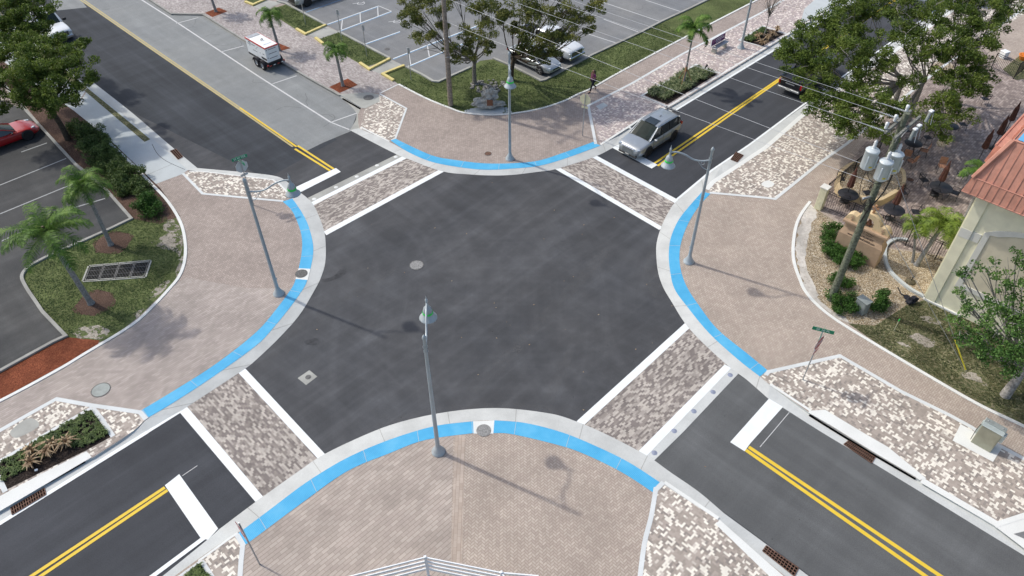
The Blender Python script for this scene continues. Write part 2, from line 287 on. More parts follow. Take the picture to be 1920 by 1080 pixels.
class MB:
    def __init__(s): s.v = []; s.f = []; s.mi = []; s.sm = []
    def add(s, vs, fs, mi=0, smooth=False):
        o = len(s.v); s.v += [tuple(v) for v in vs]; s.f += [tuple(i+o for i in f) for f in fs]
        s.mi += [mi]*len(fs); s.sm += [smooth]*len(fs); return s
    def box(s, c, d, rz=0, mi=0, M=None, top=1., bev=0):
        """box centred at c, size d; top scales the upper face"""
        x, y, z = d[0]/2, d[1]/2, d[2]/2
        if bev:
            b = min(bev, x*.9, y*.9, z*.9); vs = []
            for (sz, inx) in ((-1, 1), (-1, 0), (1, 0), (1, 1)):
                zz = sz*z if inx else sz*(z-b); i = b if inx else 0
                k = top if sz > 0 else 1
                for px, py in ((-x+i, -y+i+(0 if inx else b)), (-x+i+(0 if inx else b), -y+i), (x-i-(0 if inx else b), -y+i), (x-i, -y+i+(0 if inx else b)), (x-i, y-i-(0 if inx else b)), (x-i-(0 if inx else b), y-i), (-x+i+(0 if inx else b), y-i), (-x+i, y-i-(0 if inx else b))):
                    vs.append(Vector((px*k, py*k, zz)))
            fs = [tuple(range(7, -1, -1)), tuple(range(24, 32))]
            for r in range(3):
                for i in range(8): fs.append((r*8+i, r*8+(i+1) % 8, r*8+8+(i+1) % 8, r*8+8+i))
        else:
            vs = [Vector((a*x*(top if c2 > 0 else 1), b_*y*(top if c2 > 0 else 1), c2*z)) for c2 in (-1, 1) for a, b_ in ((-1, -1), (1, -1), (1, 1), (-1, 1))]
            fs = [(3, 2, 1, 0), (4, 5, 6, 7), (0, 1, 5, 4), (1, 2, 6, 5), (2, 3, 7, 6), (3, 0, 4, 7)]
        m = M if M is not None else Matrix.Rotation(rz, 4, 'Z'); c = Vector(c)
        return s.add([m @ v+c for v in vs], fs, mi)
    def tube(s, pts, rad, n=8, mi=0, cap=True, smooth=True):
        P = [Vector(p) for p in pts]
        if not hasattr(rad, '__len__'): rad = [rad]*len(P)
        vs = []; fs = []; up = None
        for i, p in enumerate(P):
            t = (P[min(i+1, len(P)-1)]-P[max(i-1, 0)]).normalized()
            if up is None: up = t.orthogonal().normalized()
            up = (up-t*up.dot(t)); up = up.normalized() if up.length > 1e-6 else t.orthogonal().normalized()
            r = t.cross(up)
            for k in range(n):
                a = 2*math.pi*k/n; vs.append(p+(up*math.cos(a)+r*math.sin(a))*rad[i])
        for i in range(len(P)-1):
            for k in range(n): fs.append((i*n+k, i*n+(k+1) % n, (i+1)*n+(k+1) % n, (i+1)*n+k))
        s.add(vs, fs, mi, smooth)
        if cap: s.add([vs[k] for k in range(n-1, -1, -1)], [tuple(range(n))], mi); s.add(vs[-n:], [tuple(range(n))], mi)
        return s
    def lathe(s, prof, c=(0, 0, 0), n=20, mi=0, axis=None, smooth=True):
        """profile of (r, z)"""
        c = Vector(c); q = (Vector(axis).to_track_quat('Z', 'Y').to_matrix() if axis is not None else Matrix.Identity(3))
        vs = []; fs = []
        for r, z in prof:
            for k in range(n): a = 2*math.pi*k/n; vs.append(c+q @ Vector((r*math.cos(a), r*math.sin(a), z)))
        for i in range(len(prof)-1):
            for k in range(n): fs.append((i*n+k, i*n+(k+1) % n, (i+1)*n+(k+1) % n, (i+1)*n+k))
        return s.add(vs, fs, mi, smooth)
    def sheet(s, poly, z=None, mi=0):
        P = [Vector(p) if len(p) == 3 else Vector((p[0], p[1], z)) for p in poly]
        if z is not None: P = [Vector((p.x, p.y, z)) for p in P]
        a = sum(p.x*q.y-q.x*p.y for p, q in zip(P, P[1:]+P[:1]))
        if a < 0: P = P[::-1]
        from mathutils.geometry import tessellate_polygon
        tr = tessellate_polygon([P]); fs = []
        for t in tr:
            n = (P[t[1]]-P[t[0]]).cross(P[t[2]]-P[t[0]]); fs.append(tuple(t) if n.z > 0 else tuple(t[::-1]))
        return s.add(P, fs, mi)
    def prism(s, poly, z0, z1, mi=0, ms=None):
        P = [Vector((p[0], p[1], 0)) for p in poly]
        if sum(p.x*q.y-q.x*p.y for p, q in zip(P, P[1:]+P[:1])) < 0: P = P[::-1]
        s.sheet([(p.x, p.y) for p in P], z1, mi); n = len(P)
        s.add([(p.x, p.y, z) for z in (z0, z1) for p in P], [(i, (i+1) % n, n+(i+1) % n, n+i) for i in range(n)], mi if ms is None else ms); return s
    def strip(s, A, B, n=40, mi=0):
        A = resample(A, n); B = resample(B, n); vs = []; fs = []
        for a, b in zip(A, B): vs += [a, b]
        for i in range(n-1):
            q = (2*i, 2*i+2, 2*i+3, 2*i+1); nn = (vs[q[1]]-vs[q[0]]).cross(vs[q[3]]-vs[q[0]]); fs.append(q if nn.z > 0 else q[::-1])
        return s.add(vs, fs, mi)
    def line(s, pts, wd, z=None, h=0, mi=0):
        """flat band of width wd along pts (h: raised by h with side faces)"""
        P = [Vector((p[0], p[1], z if z is not None else p[2])) for p in pts]; L = []; Rr = []
        for i, p in enumerate(P):
            a = (P[i]-P[i-1]).normalized() if i else None; b = (P[i+1]-P[i]).normalized() if i < len(P)-1 else None
            t = ((a or b)+(b or a)).normalized(); nn = Vector((-t.y, t.x, 0)); k = 1/max(.5, nn.dot(Vector((-(b or a).y, (b or a).x, 0))))
            L.append(p+nn*wd/2*k); Rr.append(p-nn*wd/2*k)
        m = len(P); U = Vector((0, 0, h))
        if not h: return s.add(L+Rr, [(m+i, m+i+1, i+1, i) for i in range(m-1)], mi)
        vs = L+Rr+[p+U for p in L]+[p+U for p in Rr]; fs = []
        for i in range(m-1): fs += [(3*m+i, 3*m+i+1, 2*m+i+1, 2*m+i), (m+i, m+i+1, 3*m+i+1, 3*m+i), (i+1, i, 2*m+i, 2*m+i+1)]
        fs += [(0, m, 3*m, 2*m), (2*m-1, m-1, 3*m-1, 4*m-1)]
        return s.add(vs, fs, mi)
    def build(s, name, mats, parent=None, world=False, col=None):
        me = bpy.data.meshes.new(name); v = s.v
        if world and parent is not None: lo = parent.location; v = [(a-lo[0], b-lo[1], c-lo[2]) for a, b, c in v]
        me.from_pydata(v, [], s.f)
        for m in ([mats] if isinstance(mats, str) else mats): me.materials.append(MATS[m])
        me.polygons.foreach_set('material_index', s.mi); me.polygons.foreach_set('use_smooth', s.sm); me.update()
        o = bpy.data.objects.new(name, me); C.objects.link(o)
        if parent is not None: o.parent = parent
        return o
def props(o, label, cat, group=None, kind=None):
    if label: o['label'] = label
    if cat: o['category'] = cat
    if group: o['group'] = group
    if kind: o['kind'] = kind
    return o
def thing(name, label, cat, loc=(0, 0, 0), rz=0, group=None):
    o = bpy.data.objects.new(name, None); C.objects.link(o); o.location = loc; o.rotation_euler = (0, 0, rz); o.empty_display_size = .3
    return props(o, label, cat, group)
def struct(name, mb, mat): return props(mb.build(name, mat), None, None, None, 'structure')
def dup(root, loc, rz=None, label=None, group=None):
    def cp(o, par):
        c = o.copy(); C.objects.link(c)
        if par is not None: c.parent = par
        for ch in list(KIDS.get(o.name, [])): cp(ch, c)
        return c
    global KIDS
    KIDS = {}
    for o in bpy.data.objects:
        if o.parent: KIDS.setdefault(o.parent.name, []).append(o)
    r = cp(root, None); r.location = loc
    if rz is not None: r.rotation_euler = (0, 0, rz)
    if label: r['label'] = label
    if group: r['group'] = group
    return r
def textmesh(name, txt, size, mat, parent, M, ext=.01, align='CENTER'):
    cu = bpy.data.curves.new(name, 'FONT'); cu.body = txt; cu.size = size; cu.extrude = ext; cu.align_x = align; cu.align_y = 'CENTER'
    o = bpy.data.objects.new('tmp_text', cu); C.objects.link(o); dg = bpy.context.evaluated_depsgraph_get()
    me = bpy.data.meshes.new_from_object(o.evaluated_get(dg)); bpy.data.objects.remove(o); me.name = name; me.materials.clear(); me.materials.append(MATS[mat])
    t = bpy.data.objects.new(name, me); C.objects.link(t); t.parent = parent; t.matrix_local = M; return t
def frame(o, x, y):
    """matrix at o whose text plane is spanned by x and y"""
    x = Vector(x).normalized(); y = Vector(y); y = (y-x*y.dot(x)).normalized(); z = x.cross(y)
    return Matrix(((x.x, y.x, z.x, o[0]), (x.y, y.y, z.y, o[1]), (x.z, y.z, z.z, o[2]), (0, 0, 0, 1)))
G = lambda pts, z=0.: [at(a, b, z) for a, b in pts]
# ------------------------------------------------------------------ ground, roads and pavements
m = MB(); m.sheet([(-900, -300), (900, -300), (900, 1500), (-900, 1500)], -.03); struct('ground', m, 'grass_dry')
m = MB(); m.sheet(G([(-900, 1400), (2700, 1400), (3500, -150), (3200, -330), (-1300, -330), (-1700, -100)]), 0); struct('road', m, 'asphalt_new')
# each leg has its own asphalt tone; southeast paled by painted haze and sheen
m = MB(); m.sheet(G([(500, 335), (632, 262), (150, -160), (-500, -160)]), .003); struct('road_northwest', m, 'asphalt_nw')
m = MB(); m.sheet(G([(1111, 295), (1266, 380), (1345, 320), (2060, -200), (1750, -160), (1149, 270)]), .003); struct('road_northeast', m, 'asphalt_leg')
m = MB(); m.sheet(G([(337, 772), (480, 940), (300, 1180), (-400, 1400), (-300, 1130)]), .003); struct('road_southwest', m, 'asphalt_leg')
m = MB(); m.sheet(G([(1382, 701), (1225, 862), (1500, 1065), (1800, 1300), (2400, 1300), (1720, 920)]), .003); struct('road_southeast', m, 'asphalt_se')
m = MB(); m.sheet(G([(575, 283), (605, 268), (658, 246), (670, 211), (690, 200), (420, 0), (200, -160), (-40, -160), (60, -70), (150, -2), (300, 104), (430, 192), (530, 256)]), .007); struct('road_old_asphalt', m, 'asphalt_old')
m = MB(); m.sheet(G([(60, -70), (106, 20), (163, 14), (150, -2), (-40, -160), (-260, -160)]), .0075); struct('road_old_patch', m, 'asphalt_old')
def line_obj(name, poly, mat, z=.011):
    return struct(name, MB().sheet(G(poly, z), z), mat)
# crosswalks: paver field, white bands, concrete headers
XW = [([(584, 380), (757, 292), (830, 322), (610, 440)], 'crosswalk_b'), ([(1045, 316), (1117, 293), (1271, 378), (1238, 430)], 'crosswalk_a'),
      ([(448, 698), (340, 768), (488, 941), (609, 853)], 'crosswalk_a'), ([(1082, 790), (1288, 606), (1370, 690), (1203, 852)], 'crosswalk_b')]
for p, mt in XW: line_obj('crosswalk', p, mt, .008)
for p in [[(584, 379), (755, 293), (762, 297), (587, 385)], [(607, 434), (822, 319), (832, 322), (612, 441)],
          [(1041, 317), (1051, 315), (1243, 426), (1236, 431)], [(1110, 295), (1119, 292), (1272, 375), (1266, 381)],
          [(446, 698), (459, 690), (610, 852), (596, 860)], [(336, 772), (351, 763), (493, 931), (479, 941)],
          [(1284, 606), (1293, 615), (1095, 797), (1081, 790)], [(1359, 683), (1371, 690), (1211, 856), (1196, 847)]]:
    line_obj('crosswalk_line', p, 'paint_white', .013)
for p in [[(577, 371), (745, 289), (757, 293), (584, 380)], [(1371, 689), (1384, 701), (1281, 810), (1226, 864), (1210, 856)]]: line_obj('crosswalk_header', p, 'concrete_old' if p[0][0] < 800 else 'concrete_gutter', .011)
MK = ['first', 'second', 'third', 'fourth', 'fifth']
for k, p in enumerate([(589, 373), (630, 351), (669, 331), (707, 310), (742, 294), (1369, 703), (1337, 735), (1301, 771), (1264, 808), (1227, 849)]):
    a = at(*p, .011); o = MB().lathe([(0.001, .012), (.11, .010), (.13, 0)], (a.x, a.y, .011), 16).build('pavement_marker', 'dark_glass_lens' if k > 4 else 'concrete_white')
    props(o, ('blue grey disc beside the lower right crosswalk, %s from the top' if k > 4 else 'pale disc beside the upper left crosswalk, %s from the left') % MK[k % 5], 'road marker', 'round markers along a crosswalk header')
for p in [[(552, 352), (630, 315), (639, 322), (562, 361)], [(1148, 277), (1161, 270), (1233, 309), (1222, 316)], [(336, 889), (309, 910), (377, 1010), (390, 1012), (409, 991)], [(1443, 746), (1468, 763), (1407, 831), (1396, 846), (1369, 829)]]:
    line_obj('stop_line', p, 'paint_white', .0145)
def ray(a, b, k): return (a[0]+(b[0]-a[0])*k, a[1]+(b[1]-a[1])*k)
def ext(P, Q, d): return Q+(Q-P).normalized()*d
def yl(a, b, e, mat='paint_yellow', wd=.15):
    A, B = at(*a, .011), at(*b, .011); struct('centre_line', MB().line([A, ext(A, B, e)], wd, .011), mat)
yl((619, 320), (553, 279), 0); yl((626, 317), (558, 273), 0)
yl((1227, 306), (1320, 243), 40); yl((1233, 311), (1320, 250), 40)
yl((309, 914), (62, 1078), 6); yl((314, 919), (75, 1081), 6)
yl((1404, 838), (1753, 1073), 8, wd=.17); yl((1396, 842), (1724, 1072), 8, wd=.17)
P = G([(556, 275), (430, 188), (300, 99), (150, -5), (-80, -160)], .012); struct('centre_line', MB().line(P, .13, .012), 'paint_yellow_old')
P = G([(549, 275), (424, 188), (294, 99), (144, -5), (-87, -160)], .012); struct('centre_line', MB().line(P, .13, .012), 'paint_yellow_old')
P = G([(556, 275), (450, 202)], .013); struct('centre_line', MB().line(P, .13, .013), 'paint_yellow')
for a, b, wd, mt in [((655, 243), (620, 229), .1, 'paint_old'), ((620, 229), (480, 140), .12, 'paint_old'), ((480, 140), (315, 31), .12, 'paint_old'), ((315, 31), (200, -42), .12, 'paint_old'), ((621, 229), (669, 212), .1, 'paint_old'), ((511, 157), (556, 142), .1, 'paint_old'), ((415, 97), (457, 86), .1, 'paint_old'), ((330, 44), (372, 33), .1, 'paint_old'),
                     ((1267.5, 206), (1440, 101), .16, 'paint_white'), ((1440, 101), (1800, -118), .16, 'paint_white'), ((1269, 374), (1333.5, 320), .14, 'paint_white'), ((1333.5, 320), (1405.5, 271), .14, 'paint_white'), ((1405.5, 271), (1497, 203), .14, 'paint_white'), ((1497, 203), (1830, -35), .14, 'paint_white'),
                     ((340, 770), (276, 810), .16, 'paint_white'), ((276, 810), (0, 981), .19, 'paint_white'), ((0, 981), (-300, 1165), .19, 'paint_white'), ((383, 1008), (285, 1081), .19, 'paint_white'), ((285, 1081), (200, 1140), .19, 'paint_white')]:
    struct('lane_line', MB().line(G([a, b], .0155), wd, .0155), mt)
struct('lane_line', MB().line(G([(1480, 773), (1425, 838)], .012), .03, .012), 'paint_old'); struct('lane_line', MB().line(G([(342, 892), (370, 873)], .012), .03, .012), 'paint_old')
# --- the four raised corners. OUT: edge of the asphalt; INN: inner edge of the sloping concrete apron / back of the gutter
OUT_N = [(656, 244), (705, 270), (745, 290), (760, 296), (828, 321), (880, 327), (920, 329), (960, 328), (1010, 322), (1042, 317), (1115, 294), (1149, 277), (1266, 205), (1440, 99.5)]
INN_N = [(674, 240), (730, 266), (762, 283), (802, 301), (840, 310), (890, 317), (925, 318), (960, 316), (1010, 311), (1060, 297), (1124, 274), (1141, 262), (1184, 236), (1203, 223), (1252, 203), (1440, 89)]
OUT_W = [(177, 156), (246, 210), (295, 252), (316, 270), (370, 315), (480, 325), (520, 331), (536, 339), (555, 355), (577, 372), (590, 388), (607, 430), (611, 467), (609, 497), (601, 522), (592, 540), (562, 590), (522, 635), (480, 675), (460, 691), (410, 724), (337, 772), (270, 812), (0, 979)]
INN_W = [(165, 163), (238, 220), (290, 264), (312, 282), (352, 319), (375, 321), (480, 333), (512, 336), (525, 345), (536, 356), (547, 372), (564, 395), (577, 420), (586, 452), (587, 477), (582, 502), (570, 539), (547, 572), (512, 615), (480, 648), (400, 706), (325, 755), (276, 784), (250, 808), (175, 857)]
OUT_E = [(1406, 272), (1335, 321), (1271, 375), (1255, 395), (1240, 425), (1231, 457), (1231, 487), (1235, 515), (1244, 540), (1260, 567), (1285, 607), (1320, 645), (1370, 690), (1400, 712), (1440, 747), (1480, 772), (1540, 810), (1635, 867), (1722, 920), (1920, 1042)]
INN_E = [(1430, 278), (1335, 342), (1317, 359), (1292, 387), (1272, 413), (1258, 445), (1254, 475), (1256, 505), (1264, 540), (1287, 573), (1330, 625), (1385, 675), (1425, 706), (1444, 722), (1515, 772)]
OUT_S = [(279, 1098), (305, 1079), (390, 1010), (410, 993), (480, 940.5), (555, 887), (609, 851), (697, 810), (755, 790), (822, 775), (890, 766.5), (955, 766), (1035, 776), (1080, 790), (1130, 811), (1195, 844), (1225, 862), (1255, 884), (1310, 922), (1357, 962), (1440, 1023), (1497, 1065), (1560, 1113)]
INN_S = [(305, 1098), (330, 1078), (432, 1006), (455, 994), (480, 975), (512, 951), (572, 906), (640, 864), (705, 834), (770, 811), (825, 797), (885, 790), (927, 788), (985, 793), (1052, 810), (1112, 834), (1176, 865), (1237, 904), (1345, 976)]
def sm(pts, z, n=5, zf=None): return [Vector((p.x, p.y, z)) for p in cr(G(pts, z), n)]
def apron(name, O, I, z0=.014, z1=.121, n=90, mat='concrete'):
    A = sm(O, z0); B = sm(I, z1); struct(name, MB().strip(A, B, n), mat)
def toe(O, I): return None
# curved aprons
def sub(L, a, b): return L[a:b]
apron('kerb_apron', OUT_N[:12], INN_N[:12], n=110)
apron('kerb_apron', OUT_W[4:22], INN_W[4:23], n=120)
apron('kerb_apron', OUT_E[1:15], INN_E[1:14], n=110)
apron('kerb_apron', OUT_S[3:20], INN_S[2:19], n=120)
# gutter pans along the straights
def pan(name, O, I, mat='concrete_gutter', z=.010, tap=None):
    A = resample(sm(O, z+.001, 3), 40); B = resample(sm(I, ZL, 3), 40); n = 40
    L = 0; B2 = []
    for i, p in enumerate(B):
        d = (p-(B[0] if tap == 'a' else B[-1])).length; B2.append(Vector((p.x, p.y, z+.003+(.105*max(0, 1-d/1.6) if tap else 0))))
    struct(name, MB().strip(A, B2, n), mat)
pan('gutter', [(1149, 277), (1266, 205), (1440, 99.5), (1800, -120)], [(1141, 262), (1184, 236), (1252, 202), (1440, 86), (1800, -131)], tap='a')
pan('gutter', [(1335, 321), (1406, 272), (1497, 206), (1830, -30)], [(1335, 342), (1434, 279), (1502, 220), (1848, -22)], tap='a')
pan('gutter', [(177, 156), (246, 210), (295, 252), (316, 270), (370, 315)], [(162, 165), (235, 222), (287, 266), (309, 283), (352, 319)], tap='b')
pan('gutter', [(337, 772), (270, 812), (0, 979), (-200, 1103)], [(276, 784), (250, 808), (175, 852), (0, 952), (-200, 1075)], tap='a')
pan('gutter', [(1440, 747), (1480, 772), (1540, 810), (1635, 867), (1722, 920), (1870, 1011), (2000, 1090)], [(1444, 722), (1517, 769), (1562, 797), (1642, 847), (1718, 892), (1875, 988), (2010, 1070)], tap='a')
pan('gutter', [(279, 1100), (305, 1080), (390, 1011), (410, 993)], [(300, 1110), (332, 1082), (407, 1030), (432, 1006)], tap='b')
pan('gutter', [(1357, 962), (1440, 1023), (1560, 1113)], [(1345, 976), (1428, 1050), (1540, 1140)], tap='a')
pan('gutter', [(637, 181), (590, 155), (530, 121), (457, 78), (380, 30)], [(637, 175), (590, 149), (530, 114), (457, 70), (380, 23)], 'concrete_old')
pan('gutter', [(637, 181), (669, 213), (656, 244)], [(639, 175), (679, 200), (672, 214), (674, 240)], 'concrete_old')
# joints sawn across the aprons
def joints(O, I, zo, zi, step, wd, mat, lift=.004, skip=0):
    A = resample(sm(O, zo), 200); B = resample(sm(I, zi), 200); acc = step*.6
    for k in range(1, 200):
        acc += (A[k]-A[k-1]).length
        if acc > step: acc = 0; struct('joint', MB().line([A[k]+UPV*lift, B[k]+UPV*lift], wd), mat)
for O, I in ((OUT_N[:12], INN_N[:12]), (OUT_W[4:22], INN_W[4:23]), (OUT_E[1:15], INN_E[1:14]), (OUT_S[3:20], INN_S[2:19])): joints(O, I, .014, .121, 3.1, .022, 'kerb_grey')
# raised land of every corner
def land(name, pts, mats, z=ZL, ms=1): struct(name, MB().prism([(p.x, p.y) for p in G(pts, z)], -.1, z, 0, ms), mats)
inn = lambda L, a=0, b=None: [((p.x, p.y)) for p in sm(L[a:b], ZL)]
def landw(name, wp, far, mats):
    wp = list(wp)+[(p.x, p.y) for p in G(far, ZL)]; struct(name, MB().prism(wp, -.1, ZL, 0, 1), mats)
kn = [(60, -140), (230, -36), (321, 24), (380, 25), (457, 73), (532, 117), (590, 151), (637, 177), (677, 202), (671, 215), (672, 232)]
landw('pavement_north', [(p.x, p.y) for p in G(kn, ZL)]+inn(INN_N), [(1560, 16), (1800, -130), (2300, -300), (-400, -300)], ['pavers_red', 'concrete'])
landw('pavement_west', inn(INN_W)+[], [(160, 863), (0, 957), (-300, 1130), (-900, 900), (-900, 100), (-200, -160), (20, 40)], ['pavers_red', 'concrete'])
landw('pavement_east', inn(INN_E)[::1], [(1560, 800), (1640, 850), (1716, 895), (1862, 984), (2050, 1100), (3000, 700), (2800, -150), (1842, -20), (1499, 221), (1437, 276)], ['pavers_tan', 'concrete'])
landw('pavement_south', inn(INN_S), [(1430, 1046), (1620, 1200), (900, 1400), (150, 1220)], ['pavers_tan', 'concrete'])
def top(name, pts, mat, z=.124, smooth=0):
    P = G(pts, z)
    if smooth: P = cr(P, smooth, True)
    return struct(name, MB().sheet([(p.x, p.y) for p in P], z), mat)
def band(name, pts, wd, mat='border', z=.132, smooth=0, h=0):
    P = G(pts, z)
    if smooth: P = cr(P, smooth)
    return struct(name, MB().line(P, wd, z, h), mat)
# tactile blue bands
BO_N = [(732, 263), (762, 283), (802, 301), (840, 310), (890, 317), (925, 318), (960, 316), (1010, 311), (1060, 297), (1126, 273)]; BI_N = [(742, 260), (762, 270), (812, 292), (855, 300), (905, 306), (960, 306), (1010, 301), (1060, 285), (1112, 266)]
BO_W1 = [(548, 372), (564, 395), (577, 420), (586, 452), (587, 477), (582, 504)]; BI_W1 = [(530, 378), (545, 392), (555, 410), (565, 440), (566, 470), (560, 504)]
BO_W2 = [(576, 525), (570, 539), (547, 572), (512, 615), (480, 648), (400, 706), (325, 755), (276, 784)]; BI_W2 = [(555, 522), (547, 540), (520, 577), (480, 623), (405, 682), (325, 733), (265, 769)]
BO_E = [(1317, 359), (1292, 387), (1272, 413), (1258, 445), (1254, 475), (1256, 505), (1264, 540), (1287, 573), (1330, 625), (1385, 675), (1425, 706)]; BI_E = [(1332, 363), (1310, 387), (1290, 420), (1277, 455), (1274, 485), (1278, 512), (1289, 540), (1310, 572), (1345, 617), (1400, 662), (1439, 694)]
BO_S1 = [(445, 1001), (456, 993), (480, 975), (512, 951), (572, 906), (640, 864), (705, 834), (770, 811), (825, 797), (887, 790)]; BI_S1 = [(459, 1022), (480, 1007), (562, 946), (650, 884), (730, 850), (797, 825), (888, 812)]
BO_S2 = [(927, 788), (985, 793), (1052, 810), (1112, 834), (1176, 865), (1237, 904)]; BI_S2 = [(925, 812), (960, 814), (1045, 834), (1095, 851), (1165, 885), (1224, 923)]
for O, I in ((BO_N, BI_N), (BO_W1, BI_W1), (BO_W2, BI_W2), (BO_E, BI_E), (BO_S1, BI_S1), (BO_S2, BI_S2)):
    struct('tactile_paving', MB().strip(sm(O, .129), sm(I, .129), 70), 'tactile_blue'); joints(O, I, .129, .129, 2.45, .018, 'concrete_blue', .003)
top('pavement_patch', [(582, 504), (577, 525), (554, 523), (560, 503)], 'concrete_white', .130); top('pavement_patch', [(887, 790), (927, 788), (925, 813), (888, 813)], 'concrete_white', .130)
# fields of rows on the west and south corners, soldier course
def fan(a, L): return [a]+L
top('paver_field', [(276, 770), (265, 769)]+[(172, 760), (105, 747), (0, 805), (-200, 900), (-200, 850), (0, 752), (112, 692), (160, 663), (250, 608), (316, 540), (350, 520), (460, 540), (546, 541), (520, 577), (480, 623), (405, 682), (325, 733)], 'pavers_red_rows', .123)
top('paver_field', [(459, 1022), (480, 1007), (562, 946), (650, 884), (730, 850), (797, 825), (850, 816), (848, 900), (846, 1000), (843, 1200), (380, 1200), (446, 1080)], 'pavers_rows_large', .123)
top('paver_field', [(853, 816), (872, 815), (868, 1000), (864, 1200), (842, 1200), (847, 1000)], 'pavers_soldier', .125)
# mixed paver fields
top('paver_field', [(1237, 904), (1345, 974), (1428, 1044), (1600, 1200), (1190, 1200), (1200, 1080), (1217, 970), (1227, 925)], 'pavers_mixed')
top('paver_field', [(445, 1001), (459, 1022), (452, 1040), (440, 1200), (300, 1200), (310, 1096), (385, 1044), (432, 1008)], 'pavers_mixed')
top('paver_field', [(276, 784), (265, 770), (172, 760), (105, 747), (0, 806), (-300, 960), (-300, 1125), (0, 957), (160, 863), (250, 808)], 'pavers_mixed')
top('paver_field', [(350, 322), (375, 321), (480, 333), (512, 336), (525, 345), (536, 356), (545, 371), (530, 377), (462, 371), (380, 363), (342, 327)], 'pavers_mixed')
top('paver_field', [(1439, 697), (1575, 668), (1690, 733), (1780, 777), (1920, 857), (2100, 960), (2010, 1070), (1862, 984), (1737, 897), (1665, 838), (1620, 811), (1547, 770), (1515, 770), (1444, 722), (1425, 706)], 'pavers_mixed')
top('paver_field', [(1317, 359), (1335, 342), (1430, 278), (1499, 221), (1842, -20), (1990, -20), (1760, 130), (1587, 270), (1453, 372), (1440, 370), (1332, 361)], 'pavers_mixed')
top('paver_field', [(677, 235), (685, 200), (711, 178), (764, 203), (742, 261), (731, 266), (673, 240)], 'pavers_mixed')
top('paver_field', [(1104, 197), (1126, 273), (1141, 262), (1184, 236), (1203, 223), (1252, 203), (1440, 89), (1500, 50), (1508, 17), (1540, -10), (1620, -60), (1700, -130), (1610, -100), (1425, 26), (1277, 103), (1185, 157)], 'pavers_mixed_small')
top('paver_field', [(100, -120), (230, -36), (321, 24), (380, 25), (457, 73), (532, 117), (590, 151), (640, 176), (690, 174), (712, 175), (747, 158), (724, 140), (675, 120), (594, 74), (556, 56), (500, 22), (430, -20), (320, -90)], 'pavers_old')
# pale borders
band('paver_border', [(1230, 914), (1221, 968), (1208, 1020), (1198, 1100)], .19, smooth=4); band('paver_border', [(1244, 904), (1228, 920)], .2, z=.1338)
band('paver_border', [(455, 1023), (452, 1050), (448, 1110)], .19); band('paver_border', [(444, 1002), (457, 1024)], .19, z=.133)
band('paver_border', [(274, 786), (263, 773), (215, 766), (172, 760), (105, 748), (0, 807), (-200, 912)], .21)
band('paver_border', [(172, 764), (88, 812), (0, 864), (-60, 900)], .17, z=.133); band('paver_border', [(174, 765), (190, 785), (212, 818)], .2, z=.134); band('paver_border', [(-4, 893), (10, 922)], .2, z=.133)
band('paver_border', [(343, 325), (380, 363), (465, 371), (531, 377)], .17)
band('paver_border', [(1436, 703), (1441, 697), (1575, 667), (1690, 734), (1780, 778), (1822, 801), (1875, 836), (1920, 860), (2050, 930)], .2)
band('paver_border', [(1331, 361), (1440, 371), (1453, 373), (1537, 305), (1587, 270), (1760, 130), (1970, -20)], .2)
band('paver_border', [(712, 176), (762, 203), (741, 260)], .14); band('paver_border', [(747, 158), (712, 175)], .1)
band('paver_border', [(1117, 270), (1103, 198), (1185, 156), (1277, 102.5), (1425, 25), (1600, -75)], .2)
band('lawn_edge', [(747, 158), (800, 185), (842, 202), (870, 211.5), (917, 215.5), (960, 213), (1010, 204.5), (1055, 190.5), (1085, 176), (1110, 165), (1172, 130), (1290, 67), (1420, 0), (1560, -70)], .16, 'concrete_white', .126, 4, .03)
band('lawn_edge', [(200, 264), (243, 303), (284, 345), (310, 372), (331, 402), (343, 430), (348, 465), (345, 495), (335, 520), (317, 542), (292, 569), (248, 609), (158, 664), (108, 694), (0, 752), (-200, 850)], .17, 'concrete_white', .126, 5, .03)
band('lawn_edge', [(1519, 378), (1503, 400), (1493, 422), (1488, 450), (1487, 478), (1491, 500), (1500, 525), (1508, 543), (1528, 568), (1569, 601), (1650, 651), (1768, 721), (1843, 763), (1925, 802), (2100, 890)], .17, 'concrete_white', .126, 5, .03)
# kerb tops along the straights
def ktop(pts, wd, z=.128, mat='concrete_white'): band('kerb', pts, wd, mat, z)
ktop([(1126, 271), (1184, 234), (1203, 221), (1252, 200), (1440, 86), (1800, -131)], .16); ktop([(1325, 355), (1337, 341), (1436, 276), (1500, 220), (1842, -20)], .3)
ktop([(1246, 904), (1347, 972)], .16); ktop([(372, 1052), (432, 1008), (446, 999)], .1); ktop([(676, 238), (730, 265)], .12); ktop([(355, 321), (378, 321), (480, 333), (512, 337), (524, 345), (535, 356), (544, 371)], .1)
ktop([(1444, 720), (1520, 770)], .14)
ktop([(222, -40), (321, 25), (380, 26), (457, 74), (532, 118), (590, 152), (637, 178)], .16, mat='kerb_grey')
